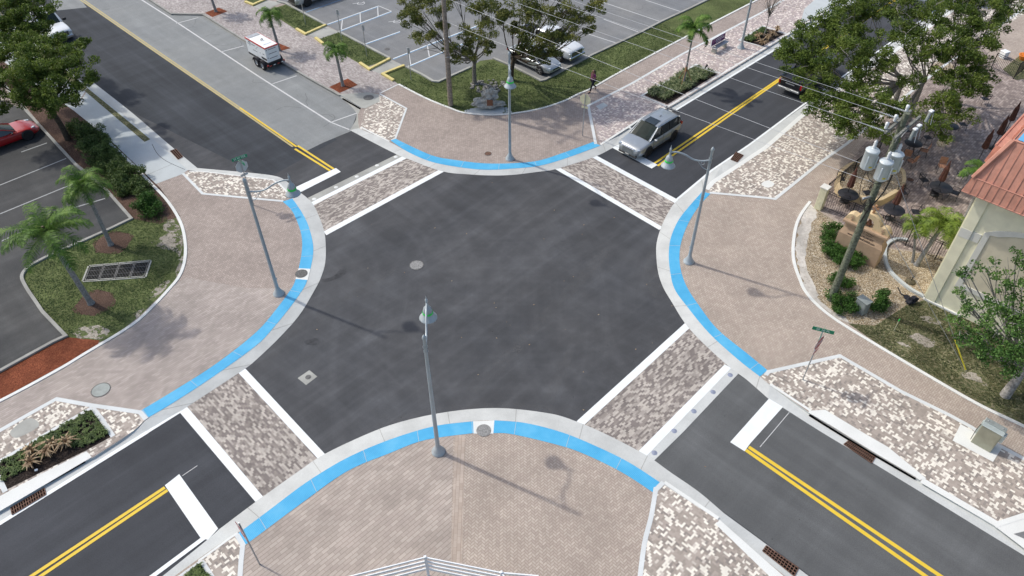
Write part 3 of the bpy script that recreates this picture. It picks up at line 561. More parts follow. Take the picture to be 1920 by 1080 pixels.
# inlet tops: wide pale slabs above a dark throat
top('kerb_inlet', [(0, 930), (82, 886), (162, 846), (172, 857), (160, 864), (0, 958), (-120, 1025), (-120, 1000)], 'concrete_white', .135)
top('kerb_inlet', [(1518, 770), (1547, 768), (1620, 812), (1665, 838), (1737, 897), (1724, 900), (1716, 894), (1640, 849), (1560, 799), (1515, 773)], 'concrete_white', .135)
top('kerb_inlet', [(1341, 982), (1350, 975), (1430, 1046), (1475, 1085), (1560, 1150), (1600, 1200), (1560, 1200), (1440, 1078)], 'concrete_white', .135)
ktop([(1728, 900), (1862, 978), (1980, 1050)], .3)
top('kerb_inlet', [(637, 177), (690, 173), (710, 177), (712, 190), (685, 203), (677, 202)], 'concrete_old', .135)
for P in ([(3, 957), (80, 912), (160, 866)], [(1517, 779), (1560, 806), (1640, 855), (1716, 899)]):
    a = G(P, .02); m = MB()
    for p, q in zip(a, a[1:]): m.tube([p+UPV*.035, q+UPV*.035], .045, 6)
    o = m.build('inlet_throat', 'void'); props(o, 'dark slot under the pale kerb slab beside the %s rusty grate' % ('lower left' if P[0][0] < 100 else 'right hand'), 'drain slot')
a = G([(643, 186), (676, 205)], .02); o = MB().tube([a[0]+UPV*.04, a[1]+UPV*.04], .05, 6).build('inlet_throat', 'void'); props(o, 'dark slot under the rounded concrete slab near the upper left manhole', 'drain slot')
m = MB().sheet(G([(1862, 984), (1920, 962), (2010, 930), (2100, 1120), (2000, 1090)], .13), .1325); struct('driveway', m, 'concrete_white')
top('driveway_asphalt', [(1900, 1001), (1925, 995), (2000, 990), (2010, 1050)], 'asphalt_lot', .137); ktop([(1864, 985), (1925, 965), (2010, 932)], .22, .14)
# concrete walk on the north-west leg of the west corner, its grass strip, covers
top('path', [(136, 209), (160, 176), (165, 163), (238, 220), (290, 264), (312, 282), (352, 319), (340, 327), (289, 346), (243, 300), (203, 262)], 'concrete_blue', .125)
top('path', [(136, 209), (165, 163), (40, 60), (-100, -60), (-190, -20), (0, 110)], 'concrete_blue', .125)
top('verge', [(158, 170), (164, 165), (282, 261), (271, 266)], 'grass_dry', .129); top('verge', [(155, 172), (164, 164), (60, 80), (50, 88)], 'grass_dry', .130)
band('path_joint', [(273, 329), (322, 308)], .02, 'iron', .129); band('path_crack', [(285, 270), (295, 288), (312, 302), (347, 318)], .035, 'dark_metal', .130, 4)
top('path', [(1500, 46), (1508, 17), (1540, -12), (1620, -65), (1800, -125)], 'concrete_blue', .128)
# lawns, beds
N_LAWN = [(747, 158), (800, 185), (842, 202), (870, 211), (917, 215), (960, 213), (1010, 205), (1055, 191), (1085, 176), (1110, 165), (1172, 130), (1290, 67), (1420, 0), (1560, -70), (1500, -90), (1240, 40), (1200, 62), (1110, 103), (1020, 150), (965, 126), (925, 111), (900, 114), (880, 127), (820, 155), (812, 152), (760, 125), (724, 139)]
top('lawn', N_LAWN, 'grass_ground', .125)
top('lawn', [(594, 73), (635, 60), (731, 110), (692, 124), (675, 120)], 'grass_ground', .126); top('lawn', [(500, 20), (536, 8), (612, 48), (572, 63), (556, 56)], 'grass_ground', .126); top('lawn', [(452, -4), (482, -10), (500, 0), (475, 12)], 'grass_ground', .126)
W_LAWN = [(246, 411), (300, 388), (322, 398), (340, 430), (346, 462), (342, 497), (330, 523), (316, 538), (290, 565), (246, 605), (188, 641), (126, 632), (82, 586), (52, 540), (41, 522), (48, 505), (75, 487), (112, 470), (160, 450)]
top('lawn', W_LAWN, 'grass_ground', .126, 3)
top('mulch_bed', [(124, 632), (187, 638), (182, 648), (108, 690), (0, 749), (-200, 845), (-200, 800), (0, 698)], 'mulch_red', .128)
top('mulch_bed', [(20, 170), (40, 190), (105, 268), (140, 307), (195, 352), (246, 410), (300, 420), (338, 405), (300, 352), (208, 264), (138, 207), (0, 112), (-90, 60)], 'mulch_brown', .127)
for p, r in (((212, 455), 1.05), ((178, 568), 1.0)):
    c = at(*p, .13); P = [(c.x+math.cos(a/14*6.283)*r*(1+.12*math.sin(a*2.3+p[0])), c.y+math.sin(a/14*6.283)*r*(1+.12*math.sin(a*1.7))) for a in range(14)]
    struct('mulch_ring', MB().sheet([tuple(v)[:2] for v in cr([(x, y, 0) for x, y in P], 3, True)], .130), 'mulch_brown')
def blob(name, pts, mat, z):
    P = cr(G(pts, z), 5, True); P = [(p.x+nr.normal()*.05, p.y+nr.normal()*.05) for p in P]; return struct(name, MB().sheet(P, z), mat)
blob('bare_ground', [(305, 425), (322, 410), (340, 440), (338, 480), (325, 470), (300, 465), (285, 455), (310, 440)], 'sand_ragged', .131); blob('bare_ground', [(285, 545), (318, 525), (300, 550), (280, 562)], 'sand_ragged', .131); blob('bare_ground', [(135, 625), (165, 610), (205, 618), (190, 634), (150, 634)], 'sand_ragged', .131); blob('bare_ground', [(250, 590), (270, 578), (262, 594)], 'sand_ragged', .131)
blob('bare_ground', [(335, 490), (345, 480), (341, 510), (330, 520)], 'sand_ragged', .131)
# west car park
top('parking_lot', [(-400, 20), (47, 206), (104, 268), (140, 307), (195, 352), (246, 410), (160, 450), (112, 470), (75, 487), (50, 503), (41, 522), (54, 542), (82, 585), (126, 631), (0, 697), (-400, 900), (-900, 900), (-900, 100)], 'asphalt_lot_dark', .124)
top('parking_patch', [(44, 534), (0, 553), (-200, 620), (-200, 520), (0, 470), (50, 500)], 'asphalt_lot_dark', .1255)
P = G([(0, 150), (47, 206), (104, 268), (142, 309), (197, 354), (247, 411), (205, 431), (158, 452), (130, 464)], .124)+cr(G([(130, 464), (112, 472), (76, 489), (52, 504), (42, 520), (50, 540), (66, 564)], .124), 5)+G([(80, 585), (124, 631), (100, 642), (0, 697), (-200, 800)], .124)
P = [p for i, p in enumerate(P) if i == 0 or (p-P[i-1]).length > .02]; struct('kerb_lot', MB().line(P, .17, .124, .1), 'kerb_grey')
for a, b in (((0, 347), (124, 297)), ((0, 401), (136, 345)), ((3, 452), (60, 425)), ((120, 395), (197, 372)), ((88, 268), (40, 285)), ((-80, 480), (-5, 455))): band('stall_line', [a, b], .1, 'paint_faded', .131)
# north car park
top('parking_lot', [(400, -60), (536, 7), (612, 47), (731, 110), (762, 125), (812, 152), (822, 154), (882, 127), (900, 114), (925, 110), (965, 126), (1014, 151), (1021, 151), (1110, 104), (1200, 62), (1240, 41), (1292, 17), (1420, -60), (1700, -220), (-100, -250)], 'asphalt_lot', .1275)
band('kerb_lot', [(520, 3), (536, 7), (612, 48)], .2, 'concrete_old', .1275, 0, .1); band('kerb_lot', [(635, 60), (731, 110)], .2, 'concrete_old', .1275, 0, .1); band('kerb_lot', [(762, 126), (790, 140), (812, 153), (822, 154), (882, 127)], .2, 'concrete_old', .1275, 0, .1)
band('kerb_lot', [(925, 110), (965, 127), (1014, 152), (1021, 151), (1110, 104), (1200, 62), (1240, 41), (1292, 17), (1440, -55)], .2, 'kerb_grey', .1275, 0, .1)
for P in ([(597, 74), (575, 65), (610, 48), (636, 60)], [(694, 131), (731, 111), (760, 124), (718, 140)]): top('path', P, 'concrete_old', .131)
top('path', [(474, 13), (500, 0), (530, 5), (512, 12), (500, 20)], 'concrete_old', .131)
for P in ([(556, 55), (573, 65), (611, 48)], [(592, 72), (606, 83)], [(675, 119), (693, 131), (731, 111)], [(758, 124), (718, 140), (738, 152)], [(460, 4), (475, 10), (502, -2)]): band('kerb_yellow', P, .22, 'paint_curb', .13, 0, .13)
def stall(a, b, blue=1, white=1):
    if blue: band('stall_line', [(a[0], a[1]+1.4), (b[0], b[1]+1.4)], .09, 'paint_blue', .1325)
    if white: band('stall_line', [a, b], .09, 'paint_white' if blue else 'paint_old', .134)
stall((570, 23), (650, -6), 1, 0); stall((612, 46), (710, 11)); stall((710, 11), (734, 21), 0); stall((734, 21), (639, 57)); stall((642, 37), (640, 55), 0); stall((675, 24), (676, 42), 0); stall((708, 13), (709, 30), 0)
stall((685, 82), (750, 59)); stall((737, 110), (815, 79)); stall((766, 124), (820, 101)); stall((766, 97), (770, 121), 0); stall((801, 84), (805, 106), 0); stall((815, 79), (900, 46)); stall((820, 101), (900, 68))
for a, b in (((1107, 65), (1157, 81)), ((1132, 36), (1200, 61)), ((1145, 9), (1240, 41)), ((1210, 0), (1277, 22)), ((1040, 122), (1062, 131)), ((1290, -12), (1302, -8)), ((1060, 45), (1107, 65)), ((1095, -8), (1145, 9))): stall(a, b, 0)
for c0 in ((677, 6), (745, 40)):   # the two wheelchair symbols
    c = at(*c0, .134); m = MB()
    P = [(c.x+.32*math.cos(t/10*6.283*.8+2.4), c.y+.32*math.sin(t/10*6.283*.8+2.4)) for t in range(11)]; m.line([(x, y, 0) for x, y in P], .07, .135)
    m.line([c+Vector((-.75, -.1, 0)), c+Vector((-.3, 0, 0)), c+Vector((.05, .02, 0)), c+Vector((.25, .3, 0))], .08, .137); m.line([c+Vector((-.3, 0, 0)), c+Vector((-.28, -.28, 0))], .06, .139)
    struct('wheelchair_symbol', m, 'paint_old')
# east corner ground
top('patio', [(1542, 388), (1580, 420), (1662, 462), (1767, 478), (1900, 540), (2300, 500), (2600, -60), (1960, -10), (1930, 90), (1880, 130), (1815, 60), (1760, 130), (1680, 200), (1560, 340)], 'pavers_patio', .126)
top('dry_lawn', [(1880, 130), (1935, 85), (2100, -60), (2300, 0), (2100, 130), (1905, 150)], 'grass_dry', .128)
top('gravel_bed', [(1519, 382), (1530, 392), (1582, 425), (1662, 466), (1767, 480), (1810, 520), (1735, 562), (1700, 572), (1640, 612), (1592, 604), (1569, 596), (1528, 564), (1510, 540), (1500, 522), (1494, 500), (1491, 478), (1492, 450), (1497, 424), (1506, 402)], 'gravel', .127)
blob('bare_strip', [(1519, 384), (1532, 398), (1520, 425), (1512, 460), (1512, 500), (1530, 540), (1545, 570), (1590, 600), (1572, 598), (1530, 566), (1510, 538), (1498, 505), (1493, 475), (1495, 440), (1504, 405)], 'sand_pale', .130)
top('lawn', [(1590, 606), (1640, 611), (1700, 572), (1735, 562), (1800, 589), (1870, 616), (2100, 720), (2100, 885), (1925, 798), (1843, 759), (1768, 717), (1650, 648)], 'grass_dry', .129)
blob('bare_ground', [(1700, 635), (1720, 625), (1755, 640), (1758, 650), (1740, 650), (1715, 642)], 'sand_ragged', .132); blob('bare_ground', [(1678, 640), (1700, 645), (1710, 655), (1695, 650)], 'sand_ragged', .132); blob('bare_ground', [(1800, 702), (1820, 697), (1840, 708), (1852, 725), (1830, 715)], 'sand_ragged', .132); blob('bare_ground', [(1725, 595), (1740, 593), (1765, 605), (1748, 607)], 'sand_ragged', .132)
# shade tree pit, planted beds
for P, mt in (([(1207, 178), (1305, 123), (1346, 138), (1251, 196)], 'soil_dark'), ([(1389, 76), (1431, 51), (1470, 64), (1430, 86)], 'soil_dark'), ([(90, 813), (170, 768), (208, 819), (160, 845), (82, 883), (12, 918), (-5, 894), (-10, 868)], 'soil_dark'), ([(340, 1085), (375, 1055), (396, 1085), (410, 1110), (330, 1110)], 'soil_dark')): top('planting_bed', P, mt, .131)
band('bed_border', [(1250, 199), (1203, 179), (1305, 120.5), (1351, 137)], .15, 'border', .134); band('bed_border', [(1432, 88), (1386, 75), (1431, 48.5), (1474, 63)], .15, 'border', .134)
band('bed_border', [(378, 1052), (400, 1085), (415, 1110)], .17); band('bed_border', [(334, 1082), (376, 1052)], .1, z=.133)
for P in ([(617, 163), (652, 147), (671, 159), (637, 174)], [(509, 97), (520, 80), (545, 90), (524, 96)], [(384, 24), (410, 14), (427, 21), (398, 32)]): top('tree_pit', P, 'mulch_red', .133)
top('service_cover_slab', [(20, 808), (50, 785), (68, 788), (72, 800), (40, 818), (25, 820)], 'concrete_old', .129, 3); top('service_cover_slab', [(1427, 345), (1440, 338), (1452, 345), (1440, 352)], 'concrete_white', .129, 3)
top('service_cover_slab', [(1117, 199), (1132, 192), (1140, 198), (1125, 206)], 'concrete_blue', .130)
line_obj('road_patch', [(580, 694), (595, 706), (574, 722), (558, 709)], 'concrete_old', .012)

# stains and cracks that belong to the surfaces
def stains(lst, mat, z):
    for pts in lst: P = cr(G(pts, z), 4, True); struct('surface_stain', MB().sheet(P, z), mat)
stains([[(603, 524), (625, 518), (640, 503), (651, 508), (642, 518), (620, 527), (606, 529)], [(571, 640), (590, 634), (607, 638), (600, 646), (578, 647)]], 'stain_dark', .0105)
stains([[(590, 600), (600, 593), (610, 602), (601, 614), (592, 610)], [(960, 650), (1010, 590), (1070, 530), (1130, 470), (1140, 478), (1085, 540), (1020, 605), (975, 660)], [(1000, 790), (1030, 720), (1060, 660), (1075, 668), (1045, 735), (1030, 788)], [(470, 680), (520, 640), (560, 600), (572, 606), (530, 655), (490, 695)], [(640, 560), (690, 530), (745, 500), (735, 515), (680, 548), (650, 566)], [(880, 720), (960, 650), (975, 660), (900, 735)]], 'stain_light', .0052)
stains([[(1210, 520), (1215, 470), (1229, 460), (1229, 500), (1242, 545), (1225, 560)], [(700, 800), (800, 765), (900, 755), (1000, 758), (1080, 780), (1035, 775), (890, 765), (760, 788)]], 'stain_light', .0054)
for k in range(26):
    if k < 14: px, py = rnd.uniform(330, 640), 0; py = (px-330)*.62+rnd.uniform(15, 60); z = .0095
    else: px, py = rnd.uniform(560, 1250), rnd.uniform(-5, 60); z = .1295
    if k >= 14 and py > 20+(px-560)*.1: z = .1295
    q = at(px, py, z); an = rnd.uniform(0, 6.28); P = [q]
    for _ in range(9): an += rnd.uniform(-.7, .7); q = q+Vector((math.cos(an), math.sin(an), 0))*rnd.uniform(.1, .32); P.append(q)
    if k < 14 or (560 < px < 700 and py < (px-560)*.5+5) or (1140 < px and py < 40): struct('surface_crack', MB().line(P, .018, z), 'dark_metal')
# ------------------------------------------------------------------ street lamps
def make_lamp(label, loc, ang, grp='green banded street lamps on the corners'):
    """pole with a swan neck arm pointing along local +x"""
    t = thing('street_lamp', label, 'street lamp', loc, ang, grp)
    MB().lathe([(.30, 0), (.30, .06), (.24, .1), (.22, .2), (.16, .3), (.12, .42), (.095, .5)], n=24).build('base', 'lamp_paint', t)
    pole = MB().lathe([(.098, .4), (.085, 3), (.072, 6), (.066, 7.25), (.085, 7.28), (.085, 7.36), (.06, 7.42), (.03, 7.47), (.001, 7.5)], n=16).build('pole', 'lamp_paint', t)
    MB().tube([(.07, 0, 1.1), (.13, 0, 1.1)], .045, 8).build('handhole_cover', 'lamp_paint', pole)
    P = cr([(0, 0, 6.72), (.45, 0, 6.66), (.85, 0, 6.74), (1.25, 0, 6.98), (1.65, 0, 7.12), (2.02, 0, 7.12)], 6)
    m = MB().tube(P, .042, 10); m.tube(cr([(.07, 0, 6.15), (.28, 0, 6.25), (.45, 0, 6.45), (.62, 0, 6.68)], 4), .016, 6)
    m.tube([(.34+.09*math.cos(a*.6283), 0, 6.53+.09*math.sin(a*.6283)) for a in range(11)], .012, 5)
    for z in (6.6, 6.84): m.lathe([(.09, -.03), (.095, 0), (.09, .03)], (0, 0, z), 16)
    arm = m.build('arm', 'lamp_paint', t)
    hd = MB().lathe([(.001, .42), (.02, .3), (.03, .22), (.055, .2), (.055, .1), (.04, .02), (.05, -.06), (.06, -.12), (.09, -.2), (.15, -.26), (.17, -.34), (.19, -.42), (.20, -.50)], (2.02, 0, 7.12), 24).build('lamp_housing', 'lamp_paint', t)
    MB().lathe([(.205, -.44), (.215, -.47), (.215, -.52), (.205, -.55)], (2.02, 0, 7.12), 24).build('green_band', 'green_band', hd)
    sh = MB().lathe([(.19, -.53), (.21, -.58), (.27, -.68), (.35, -.77), (.365, -.80), (.35, -.81), (.26, -.72), (.15, -.62), (.001, -.60)], (2.02, 0, 7.12), 28).build('lamp_shade', 'lamp_paint', t)
    MB().lathe([(.001, -.64), (.12, -.66), (.14, -.72), (.08, -.80), (.001, -.83)], (2.02, 0, 7.12), 16).build('lens', 'porcelain', sh)
    return t
L0 = make_lamp('grey lamp on the bottom paver corner, its arm reaching up over the asphalt', at(822, 847, ZL), R(92))
for p, ang, lb in (((523, 551), 9, 'grey lamp on the left paver corner, beside the stop sign with green blades'), ((1291, 491), 176, 'grey lamp on the right paver corner with its arm towards the intersection centre'), ((956, 298), -89, 'grey lamp on the top paver corner in front of the plaque boulder')):
    dup(L0, at(*p, ZL), R(ang), lb)
dup(L0, at(1389, 90, ZL), R(-40), 'grey lamp rising out of the top edge beside the advertising bench')
# ------------------------------------------------------------------ signs
def octagon(m, r, x0, x1, z, mi=(0, 1)):
    P = [(math.cos(R(22.5+45*k))*r, math.sin(R(22.5+45*k))*r) for k in range(8)]
    f = [(x0, y, z+zz) for y, zz in P]; b = [(x1, y, z+zz) for y, zz in P]
    m.add(f, [tuple(range(8))], mi[0]); m.add(b, [tuple(range(7, -1, -1))], mi[1]); m.add(f+b, [(k, 8+k, 8+(k+1) % 8, (k+1) % 8) for k in range(8)], mi[1])
def stop_sign(label, base, face, h=2.75, blades=None, back='sign_back', plate=True, lean=0):
    """face: heading of the sign's front"""
    t = thing('stop_sign', label, 'stop sign', at(*base, ZL), face); top = 3.35 if blades else h+.42
    MB().tube([(0, 0, 0), (lean, 0, top)], .032, 8).build('post', 'steel', t)
    m = MB(); octagon(m, .40, .05, .045, h); o = m.build('octagon', [back if False else 'white', back], t)
    m = MB(); octagon(m, .37, .054, .052, h, (0, 0)); m.build('red_face', 'sign_red', o)
    textmesh('lettering', 'STOP', .27, 'white', o, frame((.058, 0, h), (0, 1, 0), (0, 0, 1)), .002)
    if plate:
        p = MB().box((.048, 0, h-.56), (.006, .46, .16)).build('all_way_plate', [ 'sign_red' ], t)
        textmesh('lettering', 'ALL WAY', .09, 'white', p, frame((.054, 0, h-.56), (0, 1, 0), (0, 0, 1)), .001)
        MB().box((.043, 0, h-.56), (.003, .46, .16)).build('plate_back', back, p)
    if blades:
        for k, (txt, a) in enumerate(blades):
            z = 3.18+.24*k; c, s_ = math.cos(a-face), math.sin(a-face)
            b = MB().box((0, 0, z), (.92, .012, .2), a-face).build('name_blade', 'sign_green', t)
            for sg in (1, -1):
                n = Vector((-s_, c, 0))*sg
                textmesh('lettering', txt, .17, 'white', b, frame(Vector((0, 0, z))+n*.008, Vector((c, s_, 0))*-sg if True else 0, (0, 0, 1)), .001)
    return t
stop_sign('post with the pale back of a stop sign under two green blades, left corner', (476, 385), R(133), 2.8, [('SE 10 PL', R(-45)), ('SE 47 TER', R(36))])
stop_sign('stop sign seen from its cream back beside the walking person', (1092, 255), R(62), 2.75, None, 'sign_cream')
stop_sign('red stop sign edge on under green street blades on the mixed pavers', (1505, 712), R(-47), 2.62, [('SE 47 TER', R(56)), ('SE 10 PL', R(-22))])
stop_sign('stop sign seen edge on as a thin post, bottom left of the frame', (487, 1058), R(-138), 2.75, None)
def park_sign(base, label, rz, h=2.6):
    t = thing('parking_sign', label, 'parking sign', at(*base, ZL), rz, 'sign posts along the car park edge')
    MB().tube([(0, 0, 0), (0, 0, h)], .03, 8).build('post', 'steel', t)
    p = MB().box((.04, 0, h-.25), (.01, .3, .46), bev=.004).build('sign_panel', 'sign_back', t); MB().box((.047, 0, h-.25), (.004, .26, .42)).build('sign_face', 'paint_blue', p)
park_sign((573, 45), 'bare grey sign post in front of the parked silver vehicle at the top', R(55)); park_sign((641, 76), 'grey sign post behind the palm crown, at the striped aisle', R(60)); park_sign((688, 106), 'grey sign post in the grass strip right of the palm', R(60)); park_sign((771, 150), 'grey sign post closest to the wooden pole', R(60))
# ------------------------------------------------------------------ utility poles and wires
PB = (1557, 562); pb = at(*PB, ZL); PH = zat(PB, 212)
pt_ = thing('utility_pole', 'weathered green pole carrying three pale transformers', 'utility pole', pb)
MB().tube([(0, 0, 0), (0, 0, PH*.5), (0, 0, PH)], [.19, .165, .13], 14).build('pole', 'pole_wood', pt_)
def axz(px, py): return zat(PB, py)
zA = PH-.55; zB = PH-.75
for k, (off, zz) in enumerate(((-.22, zA), (.22, zA-.1))):
    M_ = Matrix.Rotation(TH_B, 4, 'Z'); nn = Vector((-E2.y, E2.x, 0))
    ar = MB().box(nn*(-off)+E2*.1+UPV*zz, (2.5, .11, .13), TH_B, bev=.01).build('crossarm', 'arm_wood', pt_)
    MB().tube([E2*.9-nn*off+UPV*(zz-.08), UPV*(zz-.9)], .015, 5).build('brace', 'steel', ar); MB().tube([E2*-.7-nn*off+UPV*(zz-.08), UPV*(zz-.9)], .015, 5).build('brace', 'steel', ar)
# transformers
zt = PH-2.7
zt -= .2
for k, d in enumerate(((-.92, -.15), (-.42, -.66), (.18, -.22))):
    c = Vector((d[0], d[1], zt+(.25, 0, .1)[k]))
    tr = MB().lathe([(.001, 0), (.27, 0), (.29, .03), (.29, .86), (.305, .87), (.305, .91), (.28, .94), (.001, .98)], c, 24).build('transformer', 'transformer', pt_)
    MB().lathe([(.08, 0), (.085, .1), (.06, .12), (.085, .2), (.06, .23), (.08, .32), (.05, .36), (.03, .42)], c+Vector((.06, .1, .95)), 12).build('bushing', 'porcelain', tr)
    for a in (-40, 40, 160):
        q = Vector((math.cos(R(a-90)), math.sin(R(a-90)), 0)); MB().box(c+q*.33+UPV*.42, (.05, .07, .62), R(a-90), bev=.01).build('cooling_fin', 'transformer', tr)
    MB().box(c+Vector((0, -.295, .2)), (.14, .01, .07)).build('warning_label', 'yellow_tag', tr)
MB().box((0, -.1, zt+.3), (1.1, .12, .16), 0, bev=.01).build('transformer_bracket', 'steel', pt_)
MB().tube(cr([(.05, -.7, zt+.2), (.1, -.5, zt-.9), (-.1, -.25, zt-2), (-.2, -.16, zt-2.9)], 5), .035, 6).build('cable', 'black', pt_)
for k in range(5):
    a = k*.9; MB().tube([(-.28+.16*math.cos(t*.698+a), -.25-.05*k+.02*t % 1*.05, zt-1.7-k*.02+.28*math.sin(t*.698+a)) for t in range(10)], .014, 5).build('cable_coil', 'black', pt_)
MB().tube(cr([(-.7, -.2, zt+.9), (-.9, -.4, zt+.1), (-.5, -.6, zt-.3), (0, -.9, zt+.1)], 5), .016, 5).build('drop_cable', 'black', pt_)
MB().tube(cr([(-.75, -.1, zt+.8), (-.85, -.1, zt-.6), (-.6, -.2, zt-1.6), (-.15, -.15, zt-1.9)], 5), .016, 5).build('drop_cable', 'black', pt_)
bk = MB().box((-.32, -.12, zt-1.45), (.5, .08, .1), R(20), bev=.01).build('cable_bracket', 'steel', pt_)
for k, x in enumerate((-.95, -.1, 1.05)):   # arresters and cut-outs on the arms
    q = E2*x+UPV*(zA+.07)+Vector((-.25, .2, 0)); MB().lathe([(.03, 0), (.07, .04), (.05, .07), (.075, .1), (.05, .14), (.075, .18), (.075, .3), (.03, .34)], q, 12).build('insulator', 'white', pt_)
for k, x in enumerate((-.75, -.35, .6)):
    q = E2*(x+.35)+Vector((.55, -.25, zA-.15-.3*(k < 2))); co = MB().tube([q, q+Vector((.12, .12, .42))], .075, 10).build('cutout', 'box_grey', pt_)
    MB().box(q+Vector((.14, .14, .46)), (.2, .17, .08), .6, bev=.02).build('cutout_cap', 'white', co); MB().tube([q+Vector((.2, .05, .42)), q+Vector((.12, -.22, 0))], .012, 5).build('fuse_tube', 'steel', co)
bB = (845, 198); p2 = at(*bB, ZL)
pt2 = thing('utility_pole', 'brown wooden pole on the lawn in front of the central trees', 'utility pole', p2)
MB().tube([(0, 0, 0), (0, 0, 5), (0, 0, 11.2)], [.19, .165, .13], 14).build('pole', 'pole_brown', pt2)
MB().box((0, 0, 10.4), (2.4, .11, .13), TH_B).build('crossarm', 'arm_wood', pt2); MB().tube([(-.1, -.2, 3.8), (.02, -.2, 3.83), (.2, -.1, 3.8)], .02, 5).build('cable_clamp', 'steel', pt2)
def wire(a, b, label, r=.008, sag=.35, mat='conductor', cat='overhead wire', grp=None):
    a, b = Vector(a), Vector(b); P = [a.lerp(b, k/14)-UPV*sag*4*(k/14)*(1-k/14) for k in range(15)]
    o = MB().tube(P, r, 5).build('overhead_wire', mat); props(o, label, cat, grp)
    return o
def armp(x, off=-.22, dz=.0): return pb+E2*(x)+UPV*(zA+dz)+Vector((E2.y, -E2.x, 0))*off
for x, p, z1, lb in ((1.15, (1060, 0), 10.6, 'upper overhead wire from the far end of the crossarm'), (.35, (1022, 0), 10.6, 'middle overhead wire from the crossarm beside the pole head'), (-1.05, (960, 6), 10.6, 'lower overhead wire from the near end of the crossarm')):
    a = armp(x); e = at(p[0], p[1], z1*.97+.3); e = a+(e-a)*1.9; e.z = 10.9; wire(a, e, lb, sag=.1)
    dr = (e-a).normalized(); ins = thing('strain_insulator', 'ribbed grey insulator holding the '+lb.split(' from')[0], 'insulator', a); m = MB()
    for k in range(9): m.lathe([(.02, -.012), (.055, 0), (.02, .02)], dr*(.12+.065*k), 10, axis=dr)
    m.build('sheds', 'porcelain', ins); MB().tube([(0, 0, 0), dr*1.2], .022, 6).build('rod', 'steel', ins)
a = pb+UPV*zat(PB, 322); wire(a, p2+UPV*zat(bB, -6), 'pale wire sagging from the transformer level to the brown pole, upper one', .010, .12)
a = pb+UPV*zat(PB, 345); wire(a, p2+UPV*zat(bB, 40), 'pale wire sagging from the transformer level to the brown pole, lower one', .009, .15)
anc = at(1812, 697, ZL)
gw = thing('guy_wire', 'pair of steel guy wires with yellow guard anchored in the right hand grass', 'guy wire', anc)
for y0 in (285, 368):
    a = pb+UPV*zat(PB, y0+8)-anc; MB().tube([a, (0, 0, 0)], .013, 5).build('cable', 'steel', gw)
a = pb+UPV*zat(PB, 293)-anc; MB().tube([a*.01, a*.16], .035, 6).build('guard', 'yellow_tag', gw)
# ------------------------------------------------------------------ covers and grates
def cover(p, r, label, mat='iron', z=ZL+.01, ringm='iron'):
    c = at(*p, z); t = thing('manhole_cover', label, 'manhole cover', c)
    MB().lathe([(r, 0), (r, .008), (r*.9, .009), (r*.9, .004)], n=28, smooth=False).build('rim', ringm, t)
    m = MB().lathe([(r*.9, .0), (r*.9, .006), (.001, .006)], n=28, smooth=False)
    k = -r*.75
    while k < r*.8:
        l = math.sqrt(max(0, (r*.8)**2-k*k)); j = -l
        while j < l: m.box((k, j, .007), (.05, .05, .006)); j += .1
        k += .1
    m.build('lid', mat, t)
cover((781, 497), .40, 'round iron cover in the middle of the dark intersection', 'iron_pale', .006)
cover((578, 707), .14, 'small round cover in the square concrete patch', 'iron', .014)
cover((189, 731), .44, 'smooth grey-green round cover on the left pavers', 'box_grey')
cover((565, 513), .34, 'rusty round cover between two blue bands by the left lamp', 'iron', ZL+.012)
cover((907, 807), .33, 'pale round cover in the gap of the bottom blue band', 'iron_pale', ZL+.012, 'iron_pale')
cover((915, 288), .24, 'rusty round cover on the pavers left of the top lamp', 'rust'); cover((691, 183), .38, 'dark round cover in the rounded concrete slab', 'iron', ZL+.018)
cover((1707, 337), .22, 'small rusty cover on the patio beside the planter', 'rust'); cover((726, 92), .22, 'dark oval cover in the car park stall', 'iron', ZL+.012)
def grate(quad, label, z=.02, mat='rust', nx=8, ny=3, dark='void', fw=.04):
    P = G(quad, z); c = (P[0]+P[2])/2; t = thing('drain_grate', label, 'drain grate', c); Q = [p-c for p in P]
    MB().sheet([(q.x, q.y, -.006) for q in Q]).build('pit', dark, t)
    m = MB()
    for i in range(4): m.line([Q[i], Q[(i+1) % 4]], fw, 0, .012)
    fr = m.build('frame', mat, t); m = MB()
    for k in range(1, nx): m.line([Q[0].lerp(Q[1], k/nx), Q[3].lerp(Q[2], k/nx)], fw*.9, .001, .01)
    for k in range(1, ny): m.line([Q[0].lerp(Q[3], k/ny), Q[1].lerp(Q[2], k/ny)], fw*.8, .003, .01)
    m.build('bars', mat, t); return t
grate([(20, 952), (83, 915), (86, 927), (23, 965)], 'rusty grate below the lower left planting bed', .032, nx=14, ny=2)
grate([(1582, 833), (1592, 826), (1641, 857), (1634, 868)], 'rusty brown grate under the long pale inlet slab on the right', .032, nx=2, ny=16)
grate([(1430, 1033), (1437, 1023), (1497, 1065), (1489, 1080)], 'dark red grate at the bottom edge beside the mixed pavers', .032, nx=3, ny=11)
grate([(319, 283), (330, 279), (343, 294), (334, 299)], 'small rusty grate at the end of the grass strip', .032, nx=3, ny=8)
grate([(1370, 299), (1380, 285), (1394, 291), (1382, 304)], 'rusty grate in the gutter behind the right lamp', .032, nx=6, ny=5)
gt = thing('storm_drain', 'large four panel grated drain with concrete rim in the left lawn', 'storm drain', at(220, 508, ZL))
P = G([(167, 499), (282, 489), (272, 519), (156, 527)], .15); Q = [p-gt.location for p in P]; m = MB()
for i in range(4): m.line([Q[i], Q[(i+1) % 4]], .16, -.03, .07)
m.build('rim', 'concrete_old', gt); MB().sheet([(q.x, q.y, 0.006) for q in Q]).build('pit', 'void', gt)
